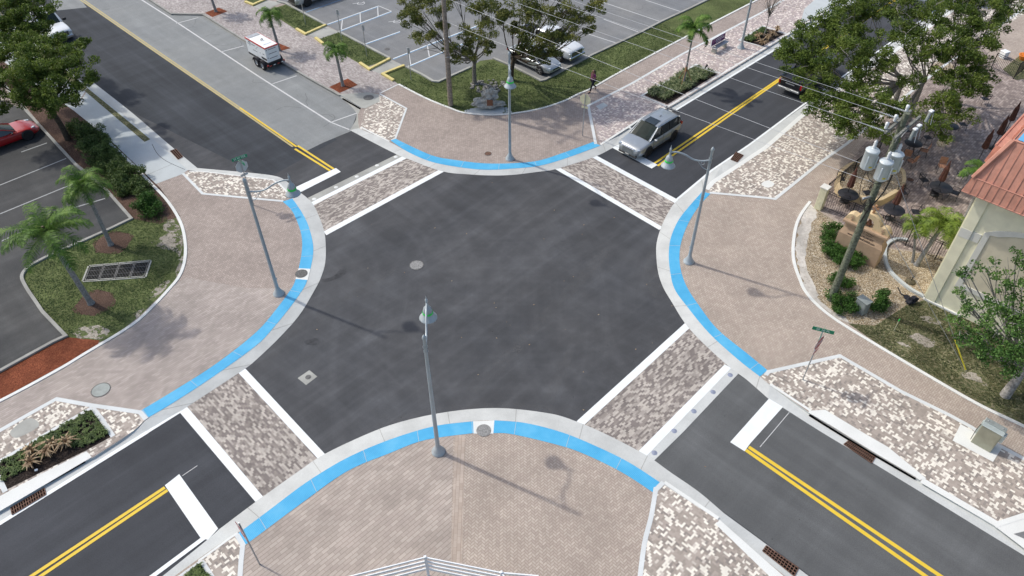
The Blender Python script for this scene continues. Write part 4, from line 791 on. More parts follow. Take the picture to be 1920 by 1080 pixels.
for k in range(4):
    a, b = Q[0].lerp(Q[1], k/4+.012), Q[0].lerp(Q[1], (k+1)/4-.012); d, c = Q[3].lerp(Q[2], k/4+.012), Q[3].lerp(Q[2], (k+1)/4-.012); m = MB()
    for u, v in ((a, b), (b, c), (c, d), (d, a)): m.line([u, v], .05, .02, .02)
    for j in range(1, 9): m.line([a.lerp(b, j/9), d.lerp(c, j/9)], .017, .021, .015)
    for j in (1, 2): m.line([a.lerp(d, j/3), b.lerp(c, j/3)], .02, .023, .015)
    m.build('grate_panel', 'iron', gt)
# ------------------------------------------------------------------ vehicles
def car(name, label, cat, loc, rz, paint, body, cab, L, wr=.36, wx=(1.4, -1.4), wy=.80, opts=()):
    """body: (x, half width, top z, bottom z); cab: (x, roof z, half width base, half width top)"""
    t = thing(name, label, cat, loc, rz)
    m = MB(); n = len(body); rows = []
    for x, w_, zt_, zb in body:
        rows.append([(x, -w_*.80, zb), (x, -w_*.97, zb+.08), (x, -w_, zb+.25), (x, -w_, (zt_+zb)/2+.06), (x, -w_*.985, zt_-.10), (x, -w_*.93, zt_-.025), (x, -w_*.8, zt_), (x, -w_*.4, zt_+.02), (x, 0, zt_+.03)])
    rows = [r+[(a, -b, c) for a, b, c in r[-2::-1]] for r in rows]; k = len(rows[0])
    vs = [v for r in rows for v in r]; fs = []
    for i in range(n-1):
        for j in range(k-1): fs.append((i*k+j, i*k+j+1, (i+1)*k+j+1, (i+1)*k+j))
        fs.append((i*k+k-1, i*k, (i+1)*k, (i+1)*k+k-1))
    fs += [tuple(range(k-1, -1, -1)), tuple((n-1)*k+j for j in range(k))]
    m.add(vs, fs, 0, True); b = m.build('body', paint, t)
    sb = b.modifiers.new('s', 'SUBSURF'); sb.levels = sb.render_levels = 2
    # cabin
    if cab:
        pr_ = [[(x, -wb, min(z, _belt(body, x))-.07), (x, -wb*.985, _belt(body, x)-.025), (x, -wt*1.02-(wb-wt)*.12, z-.07 if z-_belt(body, x) > .2 else z-.01), (x, -wt*.93, z-.01), (x, -wt*.5, z+.015), (x, 0, z+.02)] for x, z, wb, wt in cab]
        pr_ = [r+[(a, -b_, c) for a, b_, c in r[-2::-1]] for r in pr_]; k = len(pr_[0]); roof = MB(); glass = {'windshield': MB(), 'rear_window': MB()}; sideL, sideR = MB(), MB()
        for i in range(len(pr_)-1):
            a, c = pr_[i], pr_[i+1]; z0, z1 = cab[i][1], cab[i+1][1]; sl_ = abs(z1-z0)/max(1e-3, abs(cab[i+1][0]-cab[i][0]))
            for j in range(k-1):
                q = [a[j], a[j+1], c[j+1], c[j]]
                if 3 <= j <= k-5:
                    tgt = roof if sl_ < .3 else glass['windshield' if i > len(pr_)/2-1 else 'rear_window']
                    tgt.add(q, [(0, 1, 2, 3)], 0, True)
                elif j in (1, k-3):
                    (sideL if j > 3 else sideR).add(q, [(0, 1, 2, 3)])
                else: roof.add(q, [(0, 1, 2, 3)], 0, j in (2, k-4))
        roof.build('roof', paint, t)
        for nm, g in glass.items():
            if g.f: g.build(nm, 'glass_screen' if nm == 'windshield' else 'glass_dark', t)
        sideL.build('side_window', 'glass_dark', t); sideR.build('side_window', 'glass_dark', t)
        for s_ in (1, -1):
            pl = MB(); pm = MB()
            for i in opts_get(opts, 'pillars', (1, 2, len(cab)-2)):
                x, z, wb, wt = cab[i]; bz = _belt(body, x); lo = (x+opts_get(opts, 'rake', 0), s_*(wb*.99), bz+.01); pm.tube([lo, (x, s_*(wt*1.03+(wb-wt)*.12), z-.06)], .030, 6)
            i = len(cab)-2; x, z, wb, wt = cab[i]; x2, z2, wb2, wt2 = cab[-1]; pl.tube([(x2, s_*wb2*.97, z2+.01), (x, s_*(wt+.02), z-.03)], .035, 6)
            x, z, wb, wt = cab[1]; x2, z2, wb2, wt2 = cab[0]; pl.tube([(x2, s_*wb2*.97, z2+.01), (x, s_*(wt+.02), z-.03)], .04, 6)
            pl.build('pillar', paint, t); pm.build('pillar', 'black' if name == 'suv' else paint, t)
    for x in wx:
        for s_ in (1, -1):
            w_ = MB().lathe([(wr*.6, -.11), (wr*.93, -.11), (wr, -.07), (wr, .07), (wr*.93, .11), (wr*.66, .115), (wr*.64, .06)], (x, s_*wy, wr), 24, axis=(0, s_, 0)).build('wheel', 'rubber', t)
            rm = MB().lathe([(wr*.66, .09), (wr*.6, .10), (wr*.56, .04), (.001, .02)], (x, s_*wy, wr), 24, 1, axis=(0, s_, 0))
            for q in range(5):
                a = q*1.2566; rm.box((x+math.cos(a)*wr*.33, s_*(wy+.085), wr+math.sin(a)*wr*.33), (wr*.55, .03, wr*.16), M=Matrix.Rotation(-a, 4, 'Y'))
            rm.build('rim', [opts_get(opts, 'rim', 'sign_back'), 'black'], w_)
            MB().lathe([(wr*1.14, 0), (wr*1.16, .012), (wr*.8, .014), (.001, .014)], (x, s_*(body_w(body, x)-.005), wr+.03), 28, axis=(0, s_, 0)).build('wheel_arch', 'black', t)
    return t
def opts_get(o, k, d): return dict(o).get(k, d) if o else d
def _belt(body, x):
    for a, b in zip(body, body[1:]):
        if a[0] <= x <= b[0]: f = (x-a[0])/(b[0]-a[0]); return a[2]+(b[2]-a[2])*f
    return body[0][2] if x < body[0][0] else body[-1][2]
def body_w(body, x):
    for a, b in zip(body, body[1:]):
        if a[0] <= x <= b[0]: f = (x-a[0])/(b[0]-a[0]); return a[1]+(b[1]-a[1])*f
    return body[0][1]
def mirrors(t, x, y, z, mat, s=1.):
    for s_ in (1, -1):
        q = MB().box((x, s_*(y+.13*s), z), (.14*s, .24*s, .16*s), bev=.04*s).build('mirror', mat, t); MB().tube([(x, s_*(y-.03), z-.05), (x, s_*(y+.06), z-.03)], .025, 5).build('mirror_arm', 'black', q)
def lights(t, x, y, z, d, mat='headlight', nm='headlight', tilt=0):
    for s_ in (1, -1): MB().box((x, s_*y, z), d, s_*tilt, bev=.03).build(nm, mat, t)
# silver family SUV at the stop line
SUV_B = [(-2.40, .72, .86, .42), (-2.36, .88, 1.0, .32), (-2.05, .945, 1.08, .27), (-1.2, .962, 1.07, .24), (0, .962, 1.05, .23), (.85, .962, 1.06, .23), (1.1, .96, 1.04, .23), (1.6, .952, .99, .24), (2.0, .93, .94, .25), (2.28, .86, .87, .27), (2.40, .70, .74, .30), (2.43, .55, .62, .34)]
SUV_C = [(-2.33, 1.08, .86, .70), (-2.08, 1.56, .90, .70), (-1.85, 1.68, .90, .70), (-.9, 1.73, .90, .71), (-.05, 1.73, .90, .71), (.30, 1.68, .90, .70), (1.22, 1.06, .88, .76)]
fw = (at(1212, 293, 0)+at(1261.5, 264.8, 0))/2; sdir = Vector((-E2.x, -E2.y, 0)); sleft = Vector((-sdir.y, sdir.x, 0))
suv = car('suv', 'silver family car with dark sunroof waiting at the upper right stop line', 'car', fw-sleft*.9-UPV*0, math.atan2(sdir.y, sdir.x), 'paint_silver', SUV_B, SUV_C, 4.85, .37, (1.38, -1.42), .86, (('pillars', (2, 3, 4)),))
MB().box((-.02, 0, 1.752), (.72, .86, .012), bev=.005).build('sunroof', 'glass_dark', suv)
for s_ in (1, -1): MB().tube(cr([(.15, s_*.64, 1.72), (.0, s_*.645, 1.79), (-1.5, s_*.645, 1.79), (-1.85, s_*.64, 1.70)], 3), .018, 6).build('roof_rail', 'steel', suv)
mirrors(suv, .85, .93, 1.08, 'paint_silver'); lights(suv, 2.235, .69, .80, (.26, .32, .12), tilt=-.5)
g = MB().box((2.415, 0, .60), (.06, .92, .36), bev=.02).build('grille', 'box_grey', suv)
for k in range(5): MB().box((2.452, 0, .44+.08*k), (.02, .94-.05*k, .028)).build('grille_bar', 'chrome', g)
MB().box((2.40, 0, .82), (.10, 1.05, .035), bev=.01).build('chrome_strip', 'chrome', suv)
MB().box((2.38, 0, .30), (.14, 1.45, .12), bev=.03).build('front_bumper', 'black', suv); MB().box((-2.37, 0, .42), (.1, 1.6, .22), bev=.03).build('rear_bumper', 'black', suv)
lights(suv, 2.34, .70, .42, (.10, .08, .12), 'black', 'fog_lamp'); lights(suv, -2.28, .80, 1.0, (.22, .18, .22), 'taillight', 'taillight')
MB().box((-2.25, 0, 1.64), (.22, 1.2, .03), bev=.01).build('spoiler', 'black', suv)
for s_ in (1, -1):
    for x in (.92, -.12, -1.05): MB().box((x, s_*.963, .72), (.012, .006, .62)).build('door_seam', 'black', suv)
    for x in (.1, -.92): MB().box((x, s_*.972, .92), (.2, .03, .035), bev=.01).build('door_handle', 'paint_silver', suv)
    MB().box((0, s_*.962, .33), (2.1, .02, .14), bev=.005).build('sill_trim', 'black', suv)
MB().tube([(-.75, .02, 1.75), (-.8, .02, 1.78), (-.95, .02, 1.80)], .03, 6).build('antenna', 'paint_silver', suv)
for y in (-.3, .35): MB().tube([(1.2, y, 1.09), (.95, y+.4, 1.24)], .012, 4).build('wiper', 'black', suv)
MB().box((2.455, 0, .36), (.01, .3, .1)).build('number_plate', 'plate', suv)
# pickups
def pickup(label, loc, rz, paint, big=1.):
    B = [(-2.9, .95, 1.10, .48), (-2.86, .97, 1.14, .42), (-2.0, .98, 1.14, .40), (-1.0, .98, 1.14, .36), (0, .98, 1.14, .34), (.9, .98, 1.16, .34), (1.3, .97, 1.18, .34), (2.0, .96, 1.15, .36), (2.6, .93, 1.10, .38), (2.84, .88, 1.02, .40), (2.90, .80, .90, .42)]
    Cb_ = [(-.95, 1.14, .90, .80), (-.82, 1.80, .90, .74), (-.6, 1.88, .90, .74), (.2, 1.90, .90, .74), (.55, 1.85, .90, .73), (1.3, 1.18, .89, .78)]
    t = car('pickup_truck', label, 'pickup truck', loc, rz, paint, B, Cb_, 5.8, .40, (1.85, -1.75), .88, (('pillars', (1, 3)),))
    MB().box((-1.92, 0, 1.165), (1.82, 1.62, .02)).build('bed_floor', 'black', t); m = MB()
    for s_ in (1, -1): m.box((-1.92, s_*.88, 1.22), (1.9, .12, .12), bev=.02)
    m.box((-2.84, 0, 1.20), (.07, 1.66, .14), bev=.02); m.build('bed_rail', paint, t)
    mirrors(t, 1.15, .95, 1.28, 'black', 1.3); g = MB().box((2.90, 0, .80), (.06, 1.2, .32), bev=.02).build('grille', 'black', t)
    for k in range(3): MB().box((2.935, 0, .70+.1*k), (.02, 1.15, .03)).build('grille_bar', 'chrome', g)
    lights(t, 2.84, .76, .84, (.16, .26, .20)); MB().box((2.93, 0, .52), (.14, 1.75, .22), bev=.04).build('front_bumper', 'chrome' if paint != 'paint_black' else 'black', t)
    tg = MB().box((-2.93, 0, .86), (.05, 1.5, .42), bev=.015).build('tailgate', paint, t); MB().box((-2.965, 0, .92), (.01, .7, .08)).build('gate_strip', 'steel', tg)
    lights(t, -2.9, .86, .90, (.10, .14, .36), 'taillight', 'taillight'); MB().box((-3.0, 0, .52), (.16, 1.7, .16), bev=.03).build('rear_bumper', 'steel', t); MB().box((-3.09, 0, .55), (.01, .32, .15)).build('number_plate', 'plate', t)
    for s_ in (1, -1):
        for x in (1.15, .2, -.75): MB().box((x, s_*.983, .78), (.012, .006, .6)).build('door_seam', 'black', t)
        for x in (.35, -.6): MB().box((x, s_*.99, 1.0), (.2, .03, .04), bev=.01).build('door_handle', 'black', t)
    return t
rr = at(1478, 168, .5); pickup('black pickup truck driving away under the big tree on the right', (rr.x+E2.x*3.0, rr.y+E2.y*3.0, 0), TH_B, 'paint_black')
fr = at(118, 72, .5); pickup('white pickup truck half hidden by the upper left tree crown', (fr.x-E1.x*2.9, fr.y-E1.y*2.9, 0), TH_A, 'paint_white_car')
fr = at(1080, 105, .6); pickup('white pickup truck parked nose to the grass beside the grey sedan', (fr.x-E1.x*2.8, fr.y-E1.y*2.8, ZL), TH_A, 'paint_white_car')
SED_B = [(-2.25, .62, .80, .40), (-2.22, .78, .90, .30), (-1.9, .86, .96, .24), (-1.0, .885, .95, .20), (0, .89, .90, .19), (.8, .89, .89, .19), (1.1, .885, .87, .20), (1.7, .865, .80, .20), (2.1, .80, .70, .22), (2.28, .62, .58, .26), (2.30, .5, .5, .3)]
SED_C = [(-1.95, .97, .78, .66), (-1.2, 1.34, .80, .60), (-.8, 1.40, .80, .60), (-.1, 1.42, .80, .60), (.25, 1.37, .80, .59), (1.12, .90, .80, .68)]
def sedan(name, label, loc, rz, paint, cab=SED_C, body=SED_B, cat='car', wr=.33, rim='chrome'):
    t = car(name, label, cat, loc, rz, paint, body, cab, 4.6, wr, (1.38, -1.36), .79, (('pillars', (1, 3)), ('rim', rim)))
    mirrors(t, .85, .86, .96, paint, .8); lights(t, 2.10, .58, .62, (.26, .24, .12), tilt=-.4); MB().box((2.28, 0, .50), (.05, .7, .12), bev=.02).build('grille', 'black', t); MB().box((2.26, 0, .30), (.1, 1.2, .08), bev=.02).build('front_bumper', 'black', t)
    lights(t, -2.17, .62, .80, (.14, .28, .14), 'taillight', 'taillight', .3)
    for s_ in (1, -1):
        for x in (.85, -.15, -1.0): MB().box((x, s_*.892, .60), (.01, .006, .5)).build('door_seam', 'black', t)
        MB().box((0, s_*.90, .44), (3.0, .012, .03)).build('side_strip', 'chrome', t)
    return t
fr = (at(1010, 143, ZL)+at(968, 113, ZL))/2; sedan('sedan', 'silver grey sedan nosed up to the grass under the central tree', (fr.x-E2.x*-.75, fr.y-E2.y*-.75, ZL), TH_A, 'paint_silver')
# red sports coupe
RB = [(-2.2, .62, .70, .36), (-2.16, .82, .84, .26), (-1.8, .93, .90, .20), (-1.1, .95, .86, .16), (0, .90, .76, .15), (.7, .90, .76, .15), (1.2, .93, .78, .16), (1.6, .92, .74, .17), (2.0, .82, .62, .19), (2.25, .60, .46, .24), (2.28, .5, .40, .26)]
RC = [(-1.75, .88, .66, .50), (-1.0, 1.16, .72, .52), (-.6, 1.22, .72, .52), (-.2, 1.23, .72, .52), (.05, 1.19, .72, .51), (.85, .80, .72, .60)]
fr = at(56, 261, ZL)-E2*1.35
rc = car('sports_car', 'red low sports car parked at the left edge of the frame', 'car', (fr.x-E1.x*.8, fr.y-E1.y*.8, ZL), TH_B, 'paint_red', RB, RC, 4.5, .34, (1.35, -1.35), .84, (('pillars', (1, 3)), ('rim', 'dark_metal')))
mirrors(rc, .55, .86, .84, 'black', .7); lights(rc, 1.85, .62, .63, (.36, .2, .10), tilt=-.35); lights(rc, -2.12, .6, .74, (.1, .2, .12), 'taillight', 'taillight'); MB().box((2.24, 0, .28), (.12, 1.1, .08), bev=.02).build('front_bumper', 'black', rc)
# silver vehicle at the top edge of the car park
fr = at(577, 12, ZL); v = car('suv', 'silver vehicle cut off by the top edge in the car park', 'car', (fr.x+E2.x*1.42+E1.x*-.85, fr.y+E2.y*1.42+E1.y*-.85, ZL), TH_B+math.pi, 'paint_silver', SUV_B, SUV_C, 4.85, .37, (1.38, -1.42), .86, (('pillars', (2, 3, 4)),))
mirrors(v, .85, .93, 1.08, 'paint_silver'); lights(v, 2.20, .68, .79, (.34, .34, .14), tilt=-.35); MB().box((2.415, 0, .60), (.06, 1.0, .42), bev=.02).build('grille', 'black', v); MB().box((2.38, 0, .30), (.14, 1.45, .12), bev=.03).build('front_bumper', 'black', v)
fr = at(1722, 12, 0.3); sedan('sedan', 'dark grey car glimpsed through the tree at the top right of the road', (fr.x+E2.x*2.3, fr.y+E2.y*2.3, 0), TH_B, 'paint_grey_car')
fr = at(1795, 0, 0.3); sedan('sedan', 'grey car at the very top right edge behind the branches', (fr.x+E2.x*2.3+E1.x*1.2, fr.y+E2.y*2.3+E1.y*1.2, 0), TH_B, 'paint_grey_car')
# ------------------------------------------------------------------ generator trailer
gb = (at(492, 137, 0)+at(475, 120, 0))/2+E2*.95; t = thing('generator_trailer', 'white box generator with red stripe on a black two axle trailer', 'generator', gb, TH_A)
bx = MB().box((-.25, 0, 1.33), (2.85, 1.16, 1.22), bev=.03).build('cabinet', 'white', t)
m = MB(); m.box((-.25, 0, 1.90), (2.872, 1.182, .075)); m.box((-.25, 0, 1.83), (2.870, 1.180, .018)); m.build('red_stripe', 'red_stripe', bx)
MB().box((-1.4, 0, 1.935), (.5, 1.0, .03)).build('top_recess', 'box_grey', bx); MB().box((-1.4, 0, 1.954), (.44, .92, .01)).build('recess_floor', 'steel', bx)
MB().box((-.2, 0, 1.953), (1.7, .7, .02), bev=.008).build('top_panel', 'white', bx)
MB().tube(cr([(-.1, -.07, 1.95), (-.1, -.05, 2.08), (-.1, .05, 2.08), (-.1, .07, 1.95)], 3), .03, 6).build('lifting_eye', 'black', bx)
for z in (1.02, 1.38, 1.72): MB().box((1.178, 0, z), (.01, .7, .035)).build('louver', 'dark_metal', bx)
for z in (1.72, 1.1): MB().box((1.18, -.48, z), (.02, .06, .06)).build('latch', 'black', bx)
for x, z, l in ((-.6, 1.62, .5), (-.45, 1.2, .6), (-1.3, 1.55, .22), (.75, 1.3, .3), (.0, 1.62, .12)): MB().box((x, -.583, z), (l, .008, .03)).build('vent_slot', 'dark_metal', bx)
for x, z in ((-.2, 1.46), (.3, 1.28), (.85, 1.35), (-1.1, 1.45)): MB().box((x, -.585, z), (.05, .01, .07)).build('latch', 'black', bx)
MB().box((.75, -.585, .95), (.75, .01, .16)).build('control_recess', 'black', bx); MB().tube([(-1.1-.11*math.cos(a*.45), -.585, 1.66+.11*math.sin(a*.45)) for a in range(11)], .02, 5).build('round_emblem', 'black', bx)
MB().box((-.25, 0, .62), (3.0, 1.1, .2), bev=.03).build('chassis', 'black', t); MB().tube([(-1.6, 0, .55), (-2.5, 0, .5)], .05, 6).build('drawbar', 'dark_metal', t)
MB().box((1.30, 0, .52), (.08, 1.55, .12), bev=.02).build('rear_beam', 'black', t)
for y in (-.5, -.15, .2, .55): MB().box((1.345, y, .52), (.01, .18, .06)).build('reflector', 'white' if y in (-.15, .55) else 'red_stripe', t)
for s_ in (1, -1):
    MB().box((1.33, s_*.72, .6), (.05, .1, .1)).build('taillight', 'taillight', t)
    for x in (.55, -.28):
        w_ = MB().lathe([(.2, -.1), (.34, -.1), (.37, -.05), (.37, .05), (.34, .1), (.2, .1)], (x, s_*.72, .37), 22, axis=(0, s_, 0)).build('wheel', 'rubber', t); MB().lathe([(.21, .08), (.18, .03), (.06, .05), (.001, .08)], (x, s_*.72, .37), 16, axis=(0, s_, 0)).build('rim', 'steel', w_)
        m = MB(); A = [(x+.44*math.cos(R(a)), 0, .37+.44*math.sin(R(a))) for a in range(10, 171, 20)]; m.strip([Vector((p[0], s_*.60, p[2])) for p in A], [Vector((p[0], s_*.86, p[2])) for p in A], 14); m.build('mudguard', 'dark_metal', t)
# ------------------------------------------------------------------ foliage tools
def leaf_mesh(name, C0, N, size, mat, parent, world=True, aspect=.5, up=.35, fold=True):
    """C0: leaf centres (n,3); N outward directions (n,3); every leaf a small pointed blade of four corners"""
    n = len(C0); size = np.asarray(size)*np.ones(n)
    d = nr.normal(size=(n, 3))*.8+N*.5; d /= np.linalg.norm(d, axis=1)[:, None]
    nn = nr.normal(size=(n, 3))*.7+N*.4+np.array([0, 0, up*2]); s = np.cross(d, nn); s /= np.linalg.norm(s, axis=1)[:, None]+1e-9
    L = size[:, None]
    v = np.stack([C0-d*L*.5, C0+s*L*aspect*.5+d*L*.05, C0+d*L*.5, C0-s*L*aspect*.5+d*L*.05], 1).reshape(-1, 3)
    return quads(name, v, mat, parent, world)
def quads(name, v, mat, parent, world=True):
    n = len(v)//4; me = bpy.data.meshes.new(name)
    if world and parent is not None: v = v-np.array(parent.location)
    me.vertices.add(4*n); me.vertices.foreach_set('co', v.astype(np.float32).ravel()); me.loops.add(4*n); me.loops.foreach_set('vertex_index', np.arange(4*n, dtype=np.int32))
    me.polygons.add(n); me.polygons.foreach_set('loop_start', np.arange(0, 4*n, 4, dtype=np.int32)); me.update(calc_edges=True); me.validate()
    me.materials.append(MATS[mat]); o = bpy.data.objects.new(name, me); C.objects.link(o)
    if parent is not None: o.parent = parent
    return o
def cloud(clumps, dens, sub=9, subr=.36, flat=.75):
    """points gathered in sub-clumps inside each clump; returns centres and outward directions"""
    P = []; N = []
    for c, r in clumps:
        c = np.array(c); k = max(10, int(sub*r*r))
        for _ in range(k):
            u = nr.normal(size=3); u /= np.linalg.norm(u); u[2] = u[2]*flat if u[2] > -.2 else u[2]*.3; q = c+u*r*nr.uniform(.35, 1.0)**.6
            rr = subr*r**.5*nr.uniform(.6, 1.25); m = int(dens*rr*rr*nr.uniform(.6, 1.3))
            w_ = nr.normal(size=(m, 3)); w_ /= np.linalg.norm(w_, axis=1)[:, None]; w_ *= (nr.uniform(.15, 1, (m, 1))**.5)*rr; w_[:, 2] *= .7
            P.append(q+w_); N.append(w_/(rr+1e-6))
    return np.concatenate(P), np.concatenate(N)
def tree(label, base, trunk_top, clumps, leaf, bark, size=.2, dens=440, r0=.16, forks=None, group=None, name='broadleaf_tree', sub=12, subr=.38, twigs=0, twig_mat=None, aspect=.55, limb=.32):
    b = at(*base, ZL); t = thing(name, label, 'tree', b, 0, group)
    cl = [(at(px, py, z), r) for px, py, z, r in clumps]; T = Vector(trunk_top)
    F_ = [b+UPV*T.z+Vector((T.x, T.y, 0))+Vector((rnd.uniform(-.3, .3), rnd.uniform(-.3, .3), rnd.uniform(-.3, .3)))*.8 for _ in range(forks or 3)]
    m = MB(); top = b+Vector((T.x, T.y, T.z)); m.tube(cr([b-UPV*.1, b.lerp(top, .5)+Vector((rnd.uniform(-.1, .1), rnd.uniform(-.1, .1), 0)), top], 4), [r0*1.25-(r0*.45)*k/8 for k in range(9)], 10)
    m.build('trunk', bark, t, True); m = MB()
    for f in F_: m.tube([top-UPV*.3, f], [r0*.75, r0*.6], 8)
    for c, r in cl:
        f = min(F_, key=lambda q: (q-c).length); mid = f.lerp(c, .5)+Vector((rnd.uniform(-.25, .25), rnd.uniform(-.25, .25), -.12*(c-f).length)); L = cr([f, mid, c], 5); n = len(L)
        m.tube(L, [r0*limb*(1-k/n)+.016 for k in range(n)], 6, smooth=True)
        for _ in range(4+int(twigs*r)):
            e = c+Vector((rnd.gauss(0, 1), rnd.gauss(0, 1), rnd.gauss(.3, .8))).normalized()*r*rnd.uniform(.7, 1.15); s_ = L[rnd.randrange(n//2, n)]; m.tube([s_, s_.lerp(e, .5)+Vector((rnd.uniform(-.1, .1), rnd.uniform(-.1, .1), .1)), e], [.022, .014, .007], 4)
    m.build('branches', twig_mat or bark, t, True)
    P, N = cloud([(tuple(c), r) for c, r in cl], dens, sub, subr); s_ = size*nr.uniform(.65, 1.25, len(P))
    leaf_mesh('crown', P, N, s_, leaf, t, aspect=aspect); return t
def rj(v, a): return v+rnd.uniform(-a, a)
# upper left pair
tree('dark bushy tree leaning over the mulch strip at the left edge, red car below it', (128, 262), (-.3, 0, 2.6),
     [(100, 85, 5, 1.1), (60, 85, 5.2, 1.2), (25, 90, 5.2, 1.2), (88, 140, 5, 1.2), (25, 150, 4.6, 1.35), (75, 110, 5.4, 1.4), (120, 110, 5.4, 1.25), (145, 150, 4.6, 1.1), (60, 185, 4.0, 1.3), (108, 175, 4.4, 1.35), (20, 105, 5.2, 1.3), (155, 115, 5, .8), (140, 90, 5.4, .7), (10, 190, 3.6, 1.1), (135, 185, 3.6, .7), (55, 140, 5.2, 1.4), (-25, 140, 4.8, 1.5), (95, 205, 3.6, .8), (172, 145, 4.4, .45), (158, 80, 5.2, .45)], 'leaf_tree', 'bark_dark', .145, 1050, .17, 4)
tree('dark tree at the upper left corner in front of the white truck', (-5, 150), (.2, 0, 3), [(15, 20, 6, 1.6), (55, 35, 5.6, 1.3), (85, 18, 5.8, .9), (25, 60, 5.2, 1.3), (70, 62, 4.8, .8), (-25, 60, 5.6, 1.7), (50, -5, 6.2, 1.3), (0, -25, 6.6, 1.6), (92, 45, 5, .4)], 'leaf_tree', 'bark_dark', .145, 1050, .17, 4)
# pair on the north lawn
tree('open crowned tree with bare inner branches on the lawn behind the wooden pole', (890, 158), (.05, .1, 1.9),
     [(775, 35, 5.6, 1.18), (792, 68, 5.0, 0.94), (768, 10, 6, 1.06), (815, 15, 6.6, 1.06), (830, 55, 5, 0.65), (868, 110, 3.6, 0.83), (872, 60, 5.2, 0.71), (905, 60, 5.8, 0.94), (905, 15, 6.8, 1.18), (860, -10, 7.2, 1.18), (925, 35, 6, 0.94), (800, -15, 7, 1.18), (880, 85, 4.2, 0.65), (845, 90, 4.2, 0.53), (915, 90, 4.4, 0.59)], 'leaf_olive', 'bark_grey', .15, 950, .15, 4, sub=10, twigs=6)
tree('fuller olive green tree overhanging the parked cars at the top centre', (958, 150), (.25, .2, 1.8),
     [(975, 20, 6.2, 1.2), (1015, 30, 6.2, 1.3), (1055, 25, 6.2, 1.2), (1090, 30, 5.8, .9), (1000, 65, 5.2, 1.0), (1035, 75, 5, 1.0), (1075, 65, 5.2, .9), (1010, 100, 4, .7), (985, 90, 4.2, .6), (1040, 98, 4.2, .5), (1105, 55, 5, .5), (1115, 20, 5.8, .7), (960, 55, 5, .7), (940, 25, 6.4, .8), (1000, -10, 7, 1.3), (1060, -15, 7, 1.3), (1025, 118, 3.4, .3), (1120, 0, 6.2, .5)], 'leaf_olive', 'bark_dark', .15, 800, .17, 4, sub=10, twigs=5)
# shade trees over the patio side
tree('broad green tree whose crown covers the black pickup', (1672, 214), (-.2, -.1, 2.6),
     [(1500, 95, 5.8, 1.5), (1535, 60, 6.4, 1.5), (1492, 130, 5.2, 1.0), (1530, 140, 5.2, 1.4), (1580, 95, 6.2, 1.6), (1580, 40, 6.8, 1.5), (1600, 5, 7.4, 1.5), (1570, 175, 4.6, 1.3), (1535, 185, 4.2, 1.0), (1610, 150, 5, 1.2), (1625, 70, 6.2, 1.0), (1560, 215, 4.0, 1.1), (1610, 215, 4.2, 1.3), (1530, 208, 3.8, .8), (1640, 120, 5.4, .9), (1590, 250, 3.6, .8), (1635, 30, 6.8, .8), (1475, 105, 5.4, .5)], 'leaf_tree', 'bark_pale', .15, 860, .17, 5, twigs=3)
tree('tall green tree in the middle of the patio group with pale stems', (1703, 226), (.0, .1, 3.0),
     [(1660, 110, 5.8, 1.0), (1690, 60, 7, 1.2), (1680, 15, 7.6, 1.3), (1715, 105, 6, 1.0), (1730, 60, 6.8, 1.2), (1765, 90, 6.4, 1.4), (1740, 20, 7.6, 1.2), (1650, 195, 4.6, 1.3), (1690, 200, 4.6, 1.0), (1710, 150, 5, .8), (1640, 240, 3.8, 1.0), (1665, 255, 3.6, .7)], 'leaf_tree', 'bark_pale', .15, 780, .15, 5, twigs=8)
tree('wide green tree on the right of the patio group over the dark tables', (1772, 190), (.1, 0, 2.8),
     [(1800, 40, 7, 1.5), (1835, 70, 6.4, 1.4), (1800, 100, 6, 1.4), (1845, 25, 7, 1.3), (1880, 10, 7, 1.2), (1875, 50, 6.2, .9), (1835, 120, 5.4, 1.2), (1775, 140, 5.4, 1.2), (1815, 160, 4.8, 1.2), (1770, 200, 4.2, 1.3), (1800, 215, 4, 1.0), (1740, 225, 4, 1.0), (1850, 140, 4.6, .7), (1770, 250, 3.4, .7), (1895, -10, 7.2, 1.2), (1830, -10, 7.6, 1.4), (1790, 0, 7.6, 1.3), (1835, 170, 4.2, .6)], 'leaf_tree', 'bark_pale', .15, 780, .17, 5, twigs=10)
# near right tree
tree('bright green loose tree with pale trunk in front of the beige building', (1884, 742), (.5, .5, 2.0),
     [(1850, 505, 5.6, 0.68), (1885, 520, 5.4, 0.61), (1915, 545, 5, 0.68), (1815, 512, 5.6, 0.32), (1870, 560, 5, 0.68), (1835, 590, 4.6, 0.68), (1880, 600, 4.6, 0.94), (1910, 590, 4.8, 0.81), (1900, 640, 4, 1.00), (1850, 640, 4, 0.94), (1820, 640, 3.8, 0.68), (1875, 675, 3.4, 0.81), (1915, 690, 3.2, 0.94), (1800, 620, 4, 0.54), (1935, 620, 4.6, 1.00), (1800, 515, 5.4, 0.19), (1802, 548, 5, 0.27), (1940, 500, 6, 0.81), (1958, 560, 5.6, 1.00), (1960, 680, 4, 1.00), (1815, 570, 4.6, 0.34), (1790, 600, 4, 0.27), (1905, 480, 6, 0.41)], 'leaf_bright', 'bark_pale', .13, 560, .2, 4, sub=22, subr=.30, aspect=.6, twigs=3, limb=.18)
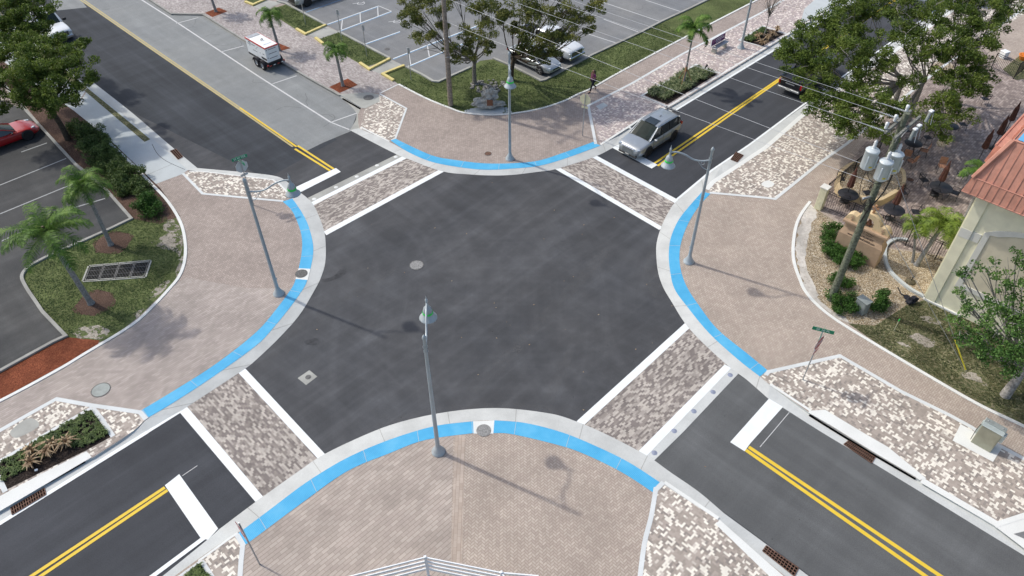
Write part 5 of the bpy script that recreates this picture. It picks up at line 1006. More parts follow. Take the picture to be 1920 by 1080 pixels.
# bare sapling by the top edge
t = thing('sapling', 'thin nearly leafless young tree in the second planted bed at the top', 'tree', at(1432, 68, ZL)); m = MB(); m.tube([(0, 0, 0), (.06, 0, 1.0), (.05, .05, 2.0)], [.045, .035, .03], 6); m.build('trunk', 'bark_pale', t); m = MB()
for k in range(46):
    a = rnd.uniform(0, 6.28); h = rnd.uniform(2.2, 3.9); q = rnd.uniform(.25, 1.15); s0 = Vector((.05, .05, rnd.uniform(1.5, 2.1))); e = Vector((math.cos(a)*q, math.sin(a)*q, h)); m.tube([s0, s0.lerp(e, .5)+Vector((0, 0, .15)), e], [.017, .011, .006], 4)
m.build('branches', 'bark_grey', t); P = np.array([(rnd.gauss(0, .65), rnd.gauss(0, .65), rnd.uniform(2.2, 4.0)) for _ in range(240)]); leaf_mesh('leaves', P, np.zeros_like(P)+[0, 0, 1.], .09, 'leaf_tan', t, world=False)
# ------------------------------------------------------------------ palms
def palm(label, base, lean, H_, r0, L, nf, leaf, droop=1., lw=.42, name='palm_tree', up=.75, group=None, spread=1., stakes=False, boots=True, lwid=.03, seed=None):
    b = at(*base, ZL); t = thing(name, label, 'palm', b, 0, group); rr = random.Random(seed or int(base[0]))
    top = Vector((lean[0], lean[1], H_)); tr = MB(); tr.tube(cr([(0, 0, 0), (lean[0]*.35, lean[1]*.35, H_*.4), top], 5), [r0*1.35]+[r0-(r0*.25)*k/9 for k in range(10)], 12); tr = tr.build('trunk', 'palm_trunk', t)
    cs = MB().tube([top-UPV*.1, top+UPV*.35, top+UPV*.75], [r0*.8, r0*.95, r0*.4], 10); cs.build('crownshaft', 'boots' if boots else leaf, t)
    for k in range(nf):
        a = k*2.39996+rr.uniform(-.3, .3); el = up*(1-.95*(k/nf))+rr.uniform(-.12, .12); l = L*rr.uniform(.85, 1.1); dh = Vector((math.cos(a), math.sin(a), 0)); pts = []; p = top+UPV*(.45-.25*k/nf); ang = el
        for s_ in range(11):
            pts.append(p.copy()); p = p+(dh*math.cos(ang)+UPV*math.sin(ang))*l/10; ang -= droop*(.10+.025*s_)
        side = Vector((-dh.y, dh.x, 0)); f = MB(); f.tube(pts, [.022*(1-i/12) for i in range(11)], 4); v = []
        n = int(l*23)
        for i in range(2, n):
            u = i/n; x = u*10; j = min(9, int(x)); c = pts[j].lerp(pts[j+1], x-j); tg = (pts[j+1]-pts[j]).normalized(); ll = lw*math.sin(math.pi*min(1, u*.92+.12))**.6*rr.uniform(.8, 1.1)
            for sg in (1, -1):
                dd = (side*sg*spread+tg*.55+UPV*rr.uniform(-.25, .35)).normalized(); q1 = c+dd*ll*.55; q2 = c+dd*ll*.98-UPV*ll*rr.uniform(.2, .5)*droop; wv = tg*lwid*.5
                v += [c-wv, c+wv, q1+wv, q1-wv, q1-wv, q1+wv, q2+wv*.2, q2-wv*.2]
        fo = f.build('frond', leaf, t); me = fo.data; bm_add(me, v)
    if stakes:
        st = MB()
        for a in (0, 2.1, 4.2): st.tube([(math.cos(a)*.75, math.sin(a)*.75, 0), (lean[0]*.3+.03*math.cos(a), .03*math.sin(a), 1.35)], .025, 5)
        st.lathe([(r0*1.2, 1.15), (r0*1.3, 1.2), (r0*1.3, 1.45), (r0*1.2, 1.5)], (lean[0]*.25, lean[1]*.25, 0), 10); st.build('support_stakes', 'cross_wood', t)
    return t
def bm_add(me, v):
    n0 = len(me.vertices); vs = [tuple(x.co) for x in me.vertices]+[tuple(x) for x in v]; fs = [tuple(p.vertices) for p in me.polygons]+[(n0+4*i, n0+4*i+1, n0+4*i+2, n0+4*i+3) for i in range(len(v)//4)]
    me.clear_geometry(); me.from_pydata(vs, [], fs); me.update()
palm('arching palm over the left car park, its trunk rising beside the storm drain', (171, 569), (-.25, -.05, 0), 4.5, .15, 2.5, 20, 'leaf_palm', 1.0, .55, up=1.0, lwid=.036)
palm('palm next to the hedge with its trunk in the small mulch ring', (208, 459), (-.1, .25, 0), 3.6, .13, 1.9, 17, 'leaf_palm', 1.25, .5, up=1.15, lwid=.036)
palm('small palm in the red mulch square nearest the round cover slab', (643, 161), (-.1, 0, 0), 2.5, .12, 1.35, 15, 'leaf_palm', 1.4, .38, up=1.0, boots=False, lwid=.036)
palm('small palm behind the white generator box', (524, 95), (-.15, 0, 0), 2.6, .12, 1.4, 15, 'leaf_palm', 1.4, .38, up=1.0, boots=False, lwid=.036)
palm('palm trunk standing in the red mulch square at the top left edge', (405, 22), (-.2, 0, 0), 2.9, .12, 1.5, 15, 'leaf_palm', 1.4, .38, boots=False, lwid=.036)
palm('slender staked palm in the long planted bed', (1281, 160), (.1, .1, 0), 4.0, .075, 1.9, 12, 'leaf_palm', 1.35, .42, up=1.35, stakes=True, boots=False, lwid=.055)
palm('yellow green palm in the gravel between the church sign and the beige wall', (1718, 497), (.55, .3, 0), 2.3, .13, 1.6, 20, 'leaf_palm_yellow', 1.25, .5, up=1.1, boots=False, lwid=.036)
palm('second thinner trunk palm sharing the gravel spot beside the yellow green one', (1711, 492), (-.35, .5, 0), 1.9, .08, 1.1, 10, 'leaf_palm_yellow', 1.2, .4, up=1.0, boots=False, lwid=.036)
palm('palm against the coral roof edge at the right of the patio', (1800, 430), (.1, .4, 0), 3.2, .12, 1.7, 17, 'leaf_palm', 1.2, .46, up=1.1, boots=False, lwid=.036)
# ------------------------------------------------------------------ shrubs
def shrub(name, label, cat, clumps, leaf='leaf_hedge', size=.09, dens=620, sub=16, subr=.30, grp=None):
    cl = [(at(px, py, z), r) for px, py, z, r in clumps]; b = Vector((cl[0][0].x, cl[0][0].y, ZL)); t = thing(name, label, cat, b, 0, grp); m = MB()
    for c, r in cl:
        for _ in range(4): e = c+Vector((rnd.uniform(-r, r), rnd.uniform(-r, r), rnd.uniform(0, r*.7)))*.7; m.tube([Vector((c.x, c.y, ZL)), e], [.02, .008], 4)
    m.build('stems', 'bark_dark', t, True); P, N = cloud([(tuple(c), r) for c, r in cl], dens, sub, subr, .8); P[:, 2] = np.maximum(P[:, 2], ZL+.03)
    leaf_mesh('foliage', P, N, size*nr.uniform(.7, 1.3, len(P)), leaf, t, aspect=.65); return t
shrub('hedge', 'long loose dark hedge between the pale walk and the mulch strip', 'hedge', [(150, 240, .4, .8), (168, 250, .5, .8), (180, 268, .6, .8), (205, 285, .6, .8), (215, 310, .6, .8), (240, 325, .6, .75), (250, 345, .5, .75), (225, 345, .45, .7), (268, 362, .5, .6), (158, 256, .5, .8), (172, 275, .5, .85), (190, 292, .55, .85), (205, 312, .5, .8), (190, 265, .6, .6), (222, 325, .55, .8), (240, 340, .5, .8), (215, 298, .6, .7), (232, 352, .4, .6), (258, 352, .5, .7)], 'leaf_dark', .11, 1100, 24, .42)
shrub('shrub', 'rounded clipped shrub at the near end of the long left hedge', 'shrub', [(272, 382, .6, .62), (285, 385, .5, .5), (264, 392, .5, .5), (275, 370, .7, .5), (288, 396, .4, .4)], 'leaf_hedge', .09, 1500, 30, .42)
shrub('hedge', 'clipped crescent hedge curving in front of the church sign', 'hedge', [(1553, 428, .5, .36), (1548, 442, .5, .36), (1560, 440, .5, .34), (1551, 456, .5, .36), (1562, 456, .5, .34), (1558, 469, .5, .38), (1568, 478, .5, .38), (1580, 486, .5, .38), (1594, 488, .5, .36), (1606, 488, .5, .36), (1612, 480, .55, .3), (1566, 424, .5, .28), (1590, 474, .5, .36), (1575, 466, .5, .34), (1602, 495, .4, .3)], 'leaf_hedge', .075, 1500, 40, .42)
shrub('shrub', 'round bush at the foot of the green wooden pole', 'shrub', [(1572, 560, .5, .45), (1585, 572, .45, .45), (1560, 552, .5, .35), (1590, 558, .5, .38), (1600, 575, .4, .32), (1574, 578, .35, .35)], 'leaf_hedge', .075, 1500, 40, .42)
shrub('shrub', 'small bush behind the pole base, above the round one', 'shrub', [(1566, 525, .5, .36), (1580, 527, .5, .36), (1590, 530, .4, .3), (1574, 517, .5, .26)], 'leaf_hedge', .075, 1500, 40, .42)
shrub('shrub', 'upright bush right of the grey utility box', 'shrub', [(1647, 560, .6, .34), (1650, 573, .45, .34), (1655, 550, .7, .28), (1640, 575, .4, .26), (1658, 568, .4, .26)], 'leaf_hedge', .08, 1500, 40, .42)
# ground cover: uncountable
def tufts(name, label, cat, poly, n, h, wd, mat, z=ZL+.01, blades=12, spread=.5, kind='stuff', pts=None, holes=()):
    P = G(poly, z) if poly else None; v = []
    if pts is None:
        xs = [p.x for p in P]; ys = [p.y for p in P]; pts = []
        while len(pts) < n:
            x, y = rnd.uniform(min(xs), max(xs)), rnd.uniform(min(ys), max(ys)); c = False
            for i in range(len(P)):
                a, b = P[i], P[i-1]
                if (a.y > y) != (b.y > y) and x < (b.x-a.x)*(y-a.y)/(b.y-a.y)+a.x: c = not c
            if c and not any((x-h.x)**2+(y-h.y)**2 < r_*r_ for h, r_ in holes): pts.append((x, y, z))
    for (x, y, zz) in pts:
        for _ in range(blades):
            a = rnd.uniform(0, 6.283); s_ = rnd.uniform(.3, 1)*spread; hh = h*rnd.uniform(.6, 1.2); dx, dy = math.cos(a), math.sin(a); wx_, wy_ = -dy*wd/2, dx*wd/2
            p1 = (x+dx*s_*hh*.5, y+dy*s_*hh*.5, zz+hh*.75); p2 = (x+dx*s_*hh*1.3, y+dy*s_*hh*1.3, zz+hh*(.9-.45*s_))
            v += [(x-wx_, y-wy_, zz), (x+wx_, y+wy_, zz), (p1[0]+wx_, p1[1]+wy_, p1[2]), (p1[0]-wx_, p1[1]-wy_, p1[2]), (p1[0]-wx_, p1[1]-wy_, p1[2]), (p1[0]+wx_, p1[1]+wy_, p1[2]), (p2[0]+wx_*.15, p2[1]+wy_*.15, p2[2]), (p2[0]-wx_*.15, p2[1]-wy_*.15, p2[2])]
    o = quads(name, np.array(v), mat, None); return props(o, label, cat, None, kind)
tufts('border_grass', 'striped green and cream border grass filling the long planted bed by the road', 'ground cover', [(1212, 178), (1222, 170), (1300, 127), (1338, 138), (1318, 150), (1245, 190)], 190, .42, .045, 'leaf_lily', blades=22, spread=.95)
tufts('ground_cover', 'low dark green plants over the lower left planting bed', 'ground cover', [(95, 812), (168, 770), (203, 815), (160, 838), (110, 835), (50, 880), (5, 900), (0, 870)], 280, .15, .05, 'leaf_dark', blades=16, spread=1.1)
tufts('ground_cover', 'low dark green plants along the back of the bed near the bare sapling', 'ground cover', [(1395, 75), (1431, 53), (1440, 57), (1408, 80)], 60, .3, .05, 'leaf_dark', blades=20, spread=.9)
tufts('ground_cover', 'sparse low plants in the cut off bed at the bottom left', 'ground cover', [(350, 1082), (374, 1060), (392, 1085)], 60, .14, .04, 'leaf_dark', blades=14, spread=1.1)
def rosette(name, label, p, r, grp):
    c = at(*p, ZL+.01); o = tufts(name, label, 'plant', None, 0, r, r*.16, 'leaf_tan', blades=34, spread=.95, kind='', pts=[(c.x, c.y, c.z)]); o['group'] = grp; return o
for k, (p, d_) in enumerate([((60, 872), 'lowest, next to the white tag'), ((63, 851), 'second from the bottom'), ((91, 852), 'in the middle of the five'), ((103, 838), 'fourth along the row'), ((128, 835), 'farthest to the upper right')]): rosette('bromeliad', 'spiky tan rosette in the lower left bed, '+d_, p, .5, 'spiky tan rosettes in the lower left bed')
for p, d_ in [((1420, 72), 'left of the sapling stem'), ((1428, 85), 'nearest the kerb'), ((1438, 76), 'in the centre'), ((1447, 68), 'right of the centre'), ((1456, 60), 'farthest right')]: rosette('bromeliad', 'spiky pale plant in the upper road bed, '+d_, p, .55, 'spiky pale plants in the upper road bed')
def hl(*a): return [(at(p[0], p[1], ZL), r) for p, r in a]
def lawn_blades(name, label, poly, n, mat, h=.06, holes=()): return tufts(name, label, 'grass', poly, n, h, .022, mat, ZL+.005, 4, 1.1, holes=holes)
lawn_blades('grass', 'short grass of the left island lawn around the storm drain', [(246, 415), (300, 392), (330, 430), (336, 480), (310, 535), (246, 600), (188, 636), (126, 628), (82, 584), (54, 538), (46, 520), (80, 490), (160, 454)], 5200, 'blade', .05, hl(((212, 455), .95), ((178, 568), .9), ((180, 513), .62), ((200, 511), .62), ((220, 508), .62), ((240, 506), .62), ((260, 504), .62), ((322, 448), .75), ((318, 425), .4), ((300, 545), .45), ((165, 624), .6), ((190, 626), .4)))
lawn_blades('grass', 'mown grass of the lawn around the plaque boulder', N_LAWN[:12]+[(1240, 44), (1110, 106), (1020, 153), (925, 115), (880, 130), (820, 157), (760, 130)], 9000, 'blade', .055, hl(((916, 206), 1.1), ((890, 210), .5)))
lawn_blades('grass', 'patchy grass beside the beige building', [(1594, 606), (1640, 613), (1700, 575), (1735, 565), (1800, 592), (1925, 640), (1925, 795), (1768, 714), (1650, 645)], 4200, 'blade_dry', .05, hl(((1730, 638), .65), ((1825, 712), .7), ((1694, 648), .4), ((1748, 600), .4)))
lawn_blades('grass', 'grass strip between the paver walk and the upper car park', [(594, 74), (635, 61), (728, 110), (692, 122), (675, 118)], 1300, 'blade'); lawn_blades('grass', 'grass strip beside the palm behind the generator', [(502, 20), (536, 9), (609, 47), (572, 61)], 1200, 'blade')

v = []
for _ in range(70):
    px, py = rnd.uniform(450, 1450), rnd.uniform(340, 1000)
    if not ((px-935)**2/430**2+(py-560)**2/230**2 < 1 or (rnd.random() < .4 and px > 1280 and py > 740 and (py-740) > (px-1280)*.35)): continue
    p = at(px, py, .012); a_ = rnd.uniform(0, 3.14); l = rnd.uniform(.03, .075); w_ = l*.6; dx, dy = math.cos(a_), math.sin(a_); v += [(p.x, p.y, p.z), (p.x+dx*l, p.y+dy*l, p.z+.01), (p.x+dx*l-dy*w_, p.y+dy*l+dx*w_, p.z+.004), (p.x-dy*w_, p.y+dx*w_, p.z)]
o = quads('litter', np.array(v), 'leaf_tan', None); props(o, 'scattered leaf scraps lying on the dark asphalt', 'leaf litter', None, 'stuff')
# ------------------------------------------------------------------ boulder with plaque, rock pile, person, bench
from mathutils import noise as mnoise
def rockmesh(name, c, d, mat, seed, parent=None, sub=3, amp=.35, rz=0):
    import bmesh
    bm = bmesh.new(); bmesh.ops.create_icosphere(bm, subdivisions=sub, radius=1)
    for v in bm.verts:
        n = v.co.normalized(); k = 1+amp*mnoise.noise(n*1.6+Vector((seed, seed*.7, 0)))*1.6+amp*.5*mnoise.noise(n*4.5+Vector((seed, 3, 1))); v.co = Vector((n.x*d[0]*k, n.y*d[1]*k, max(-.1, n.z*d[2]*k)))
    bmesh.ops.rotate(bm, verts=bm.verts, cent=(0, 0, 0), matrix=Matrix.Rotation(rz, 3, 'Z')); me = bpy.data.meshes.new(name); bm.to_mesh(me); bm.free(); me.materials.append(MATS[mat]); o = bpy.data.objects.new(name, me); C.objects.link(o); o.location = c
    if parent: o.parent = parent
    return o
bp = at(916, 206, ZL); bt = thing('boulder', 'large pale pitted boulder carrying a small bronze plaque on the lawn', 'boulder', bp)
rockmesh('rock', (0, .25, .30), (.95, .48, .55), 'boulder', 3.3, bt, 4, .42); rockmesh('rock', (.05, .25, .95), (.5, .36, .55), 'boulder', 8.1, bt, 4, .45)
MB().box((.12, -.28, .72), (.42, .05, .42), M=Matrix.Rotation(R(-12), 4, 'X'), bev=.01).build('plaque', 'bronze', bt)
struct('concrete_pad', MB().sheet([(p.x, p.y) for p in cr(G([(870, 209), (885, 203), (925, 199), (952, 202), (960, 212), (940, 215), (917, 216), (893, 215)], .135), 3, True)], .135), 'concrete_blue')
for k in range(85):
    px = rnd.uniform(884, 948); py = rnd.uniform(150, 176)
    if (px-916)**2/34**2+(py-163)**2/14**2 > 1: continue
    c = at(px, py, ZL); s_ = rnd.uniform(.07, .14); o = rockmesh('stone', c+UPV*s_*.4, (s_*1.2, s_, s_*.8), 'rock', k*1.7, None, 2, .3, rnd.uniform(0, 3)); props(o, 'rough grey stone in the pile behind the plaque boulder', 'stone', 'grey stones piled behind the boulder')
# person
def person():
    p = at(1111, 171, ZL); hd = Vector((-.85, -.5, 0)).normalized(); t = thing('person', 'person in a loose maroon top and black trousers walking, hand raised to long dark hair', 'person', p, math.atan2(hd.y, hd.x))
    J = {'pel': (0, 0, .93, .135), 'ab': (.0, 0, 1.10, .15), 'ch': (.02, 0, 1.30, .15), 'nk': (.03, 0, 1.46, .055), 'hb': (.05, 0, 1.53, .07), 'hd': (.06, 0, 1.61, .095), 'ht': (.05, 0, 1.69, .06),
         'sl': (.02, .16, 1.38, .065), 'el': (.06, .24, 1.13, .045), 'wl': (.22, .10, 1.32, .03), 'hl': (.19, .09, 1.42, .034), 'fl': (.17, .07, 1.48, .02), 'sr': (.02, -.16, 1.38, .065), 'er': (-.08, -.24, 1.14, .045), 'wr': (.03, -.30, .94, .03), 'hr': (.06, -.30, .86, .032), 'fr': (.08, -.29, .78, .018),
         'pl': (0, .09, .90, .10), 'kl': (.20, .10, .50, .062), 'al': (.30, .09, .10, .042), 'tl': (.46, .10, .04, .032), 'pr': (0, -.09, .90, .10), 'kr': (-.04, -.10, .50, .062), 'ar': (-.36, -.09, .20, .04), 'tr': (-.30, -.09, .04, .03)}
    E_ = [('pel', 'ab'), ('ab', 'ch'), ('ch', 'nk'), ('nk', 'hb'), ('hb', 'hd'), ('hd', 'ht'), ('ch', 'sl'), ('sl', 'el'), ('el', 'wl'), ('wl', 'hl'), ('hl', 'fl'), ('ch', 'sr'), ('sr', 'er'), ('er', 'wr'), ('wr', 'hr'), ('hr', 'fr'), ('pel', 'pl'), ('pl', 'kl'), ('kl', 'al'), ('al', 'tl'), ('pel', 'pr'), ('pr', 'kr'), ('kr', 'ar'), ('ar', 'tr')]
    def skin(name, keys, edges, mat, grow=0, sub=2):
        ks = list(keys); me = bpy.data.meshes.new(name); me.from_pydata([J[k][:3] for k in ks], [(ks.index(a), ks.index(b)) for a, b in edges], []); o = bpy.data.objects.new(name, me); C.objects.link(o); o.parent = t
        sm_ = o.modifiers.new('s', 'SKIN'); sm_.use_smooth_shade = True; me.skin_vertices  # noqa
        for i, k in enumerate(ks): me.skin_vertices[0].data[i].radius = (J[k][3]+grow, J[k][3]+grow)
        me.skin_vertices[0].data[0].use_root = True; u = o.modifiers.new('u', 'SUBSURF'); u.levels = u.render_levels = sub; me.materials.append(MATS[mat]); return o
    skin('body', J.keys(), E_, 'skin')
    J2 = dict(J); hand = MB()
    for (h, d, sgn) in (((.17, .07, 1.47), Vector((-.1, -.2, 1)).normalized(), 1), ((.075, -.295, .81), Vector((.1, 0, -1)).normalized(), -1)):
        h = Vector(h); sd_ = d.cross(Vector((0, 1, 0))).normalized()
        for i, l in enumerate((.065, .075, .07, .055)): o_ = h+sd_*(.027-.018*i); hand.tube([o_, o_+d*l*.6, o_+d*l+Vector((.01, -.01*sgn, 0))], [.009, .008, .006], 6)
        hand.tube([h-d*.03+sd_*.02, h+sd_*.05, h+sd_*.06+d*.03], [.011, .009, .007], 6)
    hand.build('fingers', 'skin', t)
    J.update({'pel': (0, 0, .86, .17), 'ab': (.0, 0, 1.08, .165), 'ch': (.02, 0, 1.28, .17), 'nk': (.025, 0, 1.40, .09), 'el2': (.045, .215, 1.20, .06), 'er2': (-.05, -.215, 1.20, .06)})
    skin('top', ['pel', 'ab', 'ch', 'nk', 'sl', 'el2', 'sr', 'er2'], [('pel', 'ab'), ('ab', 'ch'), ('ch', 'nk'), ('ch', 'sl'), ('sl', 'el2'), ('ch', 'sr'), ('sr', 'er2')], 'fabric_maroon', .012)
    J.update({'pel': (0, 0, .93, .14)}); skin('trousers', ['pel', 'pl', 'kl', 'al', 'pr', 'kr', 'ar'], [('pel', 'pl'), ('pl', 'kl'), ('kl', 'al'), ('pel', 'pr'), ('pr', 'kr'), ('kr', 'ar')], 'fabric_black', .012)
    J.update({'h0': (.03, 0, 1.68, .10), 'h1': (-.02, 0, 1.62, .11), 'h2': (-.09, -.01, 1.46, .09), 'h3': (-.12, -.02, 1.28, .06)}); skin('hair', ['h0', 'h1', 'h2', 'h3'], [('h0', 'h1'), ('h1', 'h2'), ('h2', 'h3')], 'hair')
    f = MB(); f.tube([(.145, 0, 1.60), (.175, 0, 1.575), (.15, 0, 1.56)], [.012, .016, .01], 6); f.build('nose', 'skin', t)
    for s_ in (1, -1): MB().lathe([(.001, .012), (.012, .006), (.013, 0)], (.143, s_*.034, 1.62), 8, axis=(1, 0, 0)).build('eye', 'hair', t)
    MB().box((.147, 0, 1.535), (.01, .05, .012)).build('mouth', 'fabric_maroon', t)
    for (a, b) in (((.28, .09, .05), (.50, .10, .03)), ((-.38, -.09, .16), (-.27, -.09, .03))): a, b = Vector(a), Vector(b); MB().tube([a, a.lerp(b, .5)+UPV*-.01, b], [.045, .045, .03], 8).build('shoe', 'black', t)
person()
# bench with advertising back
bb = (at(1335, 99, ZL)+at(1361, 88, ZL))/2; t = thing('bench', 'street bench with a purple advertising back on the mixed pavers', 'bench', bb, TH_B)
MB().box((0, -.02, .45), (1.9, .42, .07), bev=.015).build('seat', 'steel', t); bk = MB().box((0, .26, .80), (1.95, .07, .62), bev=.01).build('backrest', 'white', t)
MB().box((.16, .22, .80), (1.56, .012, .52)).build('advert_panel', 'purple', bk); MB().box((-.80, .22, .80), (.26, .012, .5)).build('advert_panel', 'purple', bk)
for z, a, l in ((.94, .1, 1.1), (.80, .2, 1.25), (.65, .05, .7)): MB().box((a, .212, z), (l, .006, .05)).build('advert_lettering', 'white', bk)
for x in (-.7, .7):
    MB().box((x, .02, .21), (.12, .5, .42), bev=.02, top=.8).build('leg', 'concrete_old', t); MB().box((x*1.28, 0, .60), (.06, .4, .05), bev=.01).build('armrest', 'steel', t)
# ------------------------------------------------------------------ grey boxes
cb = at(1838, 838, ZL); t = thing('control_cabinet', 'tan metal control cabinet on a pale slab at the right edge', 'cabinet', cb+Vector((.15, .15, 0)), TH_A)
struct('concrete_pad', MB().sheet(G([(1786, 826), (1801, 795), (1880, 838), (1862, 866)], .136), .136), 'concrete_white')
MB().box((0, 0, .62), (.82, .5, 1.24), bev=.015).build('cabinet_body', 'cabinet', t); MB().box((0, .0, 1.255), (.88, .56, .03), bev=.01).build('cabinet_top', 'cabinet_light', t); MB().box((0, .12, 1.28), (.84, .28, .02)).build('cabinet_lid', 'box_grey', t)
MB().box((0, -.253, .62), (.74, .01, 1.1), bev=.003).build('door', 'cabinet', t); MB().box((-.44, .1, .75), (.07, .2, .8), bev=.01).build('side_box', 'cabinet_light', t); MB().box((.48, .08, .85), (.14, .24, .5), bev=.02).build('meter_box', 'cabinet_light', t)
MB().tube([(-.47, -.1, 1.1), (-.5, -.2, .8), (-.46, -.2, .1)], .015, 5).build('conduit', 'dark_metal', t)
for x in (-.3, .3): MB().lathe([(.001, .02), (.03, .02), (.03, 0)], (x, .12, 1.29), 10).build('lid_bolt', 'steel', t)
c = at(1612, 583, ZL); t = thing('utility_box', 'small grey utility box wedged between the two bushes', 'utility box', c, R(-60)); MB().box((0, 0, .40), (.62, .42, .8), bev=.02, top=.96).build('housing', 'box_grey', t); MB().box((0, 0, .815), (.68, .48, .04), bev=.01).build('lid', 'box_grey', t); MB().box((0, -.213, .42), (.5, .01, .6)).build('door', 'box_grey', t)
# stake, cap, umbrella foot, white tag
t = thing('survey_stake', 'wooden stake with a green tip in the dry grass', 'stake', at(1676, 620, ZL)); MB().box((0, 0, .35), (.05, .02, .7), .5).build('stake', 'pillar_cream', t); MB().box((0, 0, .76), (.07, .03, .16), .5, bev=.008).build('tip', 'green_band', t)
t = thing('umbrella_base', 'round brown umbrella foot left on the gravel near the beige wall', 'umbrella stand', at(1707, 529, ZL)); MB().lathe([(.27, 0), (.27, .04), (.2, .1), (.05, .13), (.03, .14)], n=20).build('foot', 'boots', t); MB().tube([(0, 0, .1), (.02, 0, .45)], .025, 6).build('tube', 'dark_metal', t)
t = thing('spotlight', 'small black spotlight at the end of the long planted bed', 'spotlight', at(1322, 134, ZL)); MB().tube([(0, 0, 0), (0, 0, .35)], .03, 6).build('stem', 'black', t); MB().tube([(-.05, -.05, .35), (.1, .1, .5)], [.06, .09], 10).build('head', 'black', t)
t = thing('plant_tag', 'white plant label at the front of the lower left bed', 'tag', at(70, 884, ZL), .5); MB().box((0, 0, .12), (.12, .01, .08), M=Matrix.Rotation(-.9, 4, 'X')).build('tag', 'white', t); MB().tube([(0, 0, 0), (0, 0, .12)], .008, 4).build('stake', 'white', t)
# ------------------------------------------------------------------ white rail fence in front
def fence_rail():
    z = ZL; P = [at(600, 1122, z), at(808, 1083, z), at(955, 1110, z), at(985, 1140, z)]
    hz = zat((806, 1085), 1043); t = thing('rail_fence', 'white four rail fence corner poking in at the bottom edge', 'fence', P[1]); hz = max(1.0, min(1.6, hz))
    T_ = [at(655, 1080, z+hz), at(797, 1044, z+hz), at(940, 1073, z+hz), at(953, 1090, z+hz)]; T_[0] = T_[1].lerp(T_[0], 1.6)
    for p in T_[:3]:
        MB().box(Vector((p.x, p.y, z+hz*.5+.02))-t.location, (.1, .1, hz+.04), .3, bev=.01).build('post', 'white', t)
    for k in range(4):
        for a, b in zip(T_, T_[1:]):
            d = (b-a); q = (a+b)/2-UPV*(.06+.29*k)-t.location; MB().box(q, (d.length, .045, .12 if k else .09), math.atan2(d.y, d.x), bev=.006).build('rail', 'white', t)
    d = T_[3]-T_[2]; q = at(1010, 1079, z+hz)
    o = MB().box((T_[2]+q)/2-UPV*.06-t.location, ((q-T_[2]).length, .045, .09), math.atan2((q-T_[2]).y, (q-T_[2]).x)).build('rail', 'white', t)
fence_rail()
# ------------------------------------------------------------------ beige building
W0 = at(1733, 560, ZL); t = thing('building', 'beige stucco building with coral metal roof at the right edge', 'building', W0, TH_A)
def L3(a, b, z): return (a, b*math.cos(R(.7))+0, z)      # local x along the front wall, y into the building
zE = 7.0
MB().box((8, 6, zE/2), (16, 12, zE)).build('wall', 'stucco', t)
MB().box((.24, -.03, zE/2), (.52, .1, zE), bev=.005).build('corner_pilaster', 'stucco', t); MB().box((-.03, .3, zE/2), (.1, .62, zE)).build('corner_pilaster', 'stucco', t)
MB().box((.24, -.085, 4.62), (.524, .02, .5)).build('trim_band', 'stucco_trim', t); MB().box((.71, -.02, 4.62), (.40, .05, .5)).build('trim_band', 'stucco_trim', t)
# arched blind panel
A0, A1, ZB, ZS = .95, 5.6, 1.62, 5.05
def arch(inset):
    P = [(A0+inset, ZB+inset), (A1-inset, ZB+inset), (A1-inset, ZS)]
    for k in range(1, 12): u = k/12; P.append((A1-inset+(A0-A1+2*inset)*u, ZS-inset*.9+.0+.92*math.sin(math.pi*u)**.8))
    P.append((A0+inset, ZS)); return P
o_, i_ = arch(0), arch(.26); m = MB(); n = len(o_)
f0 = [(a, -.06, b) for a, b in o_]; f1 = [(a, -.06, b) for a, b in i_]; g0 = [(a, 0, b) for a, b in o_]; g1 = [(a, 0, b) for a, b in i_]
m.add(f0+f1+g0+g1, [(k, (k+1) % n, n+(k+1) % n, n+k) for k in range(n)]+[(2*n+k, 2*n+(k+1) % n, (k+1) % n, k) for k in range(n)]+[(n+k, n+(k+1) % n, 3*n+(k+1) % n, 3*n+k) for k in range(n)]); m.build('arch_frame', 'stucco_trim', t)
m = MB(); cx = sum(a for a, b in i_)/n; cz = sum(b for a, b in i_)/n; m.add([(a, -.012, b) for a, b in i_]+[(cx, -.012, cz)], [(k, (k+1) % n, n) for k in range(n)]); m.build('arch_panel', 'stucco_panel', t)
MB().box((.9, -.06, .04), (1.9, .12, .16), bev=.02).build('footing', 'concrete_white', t)
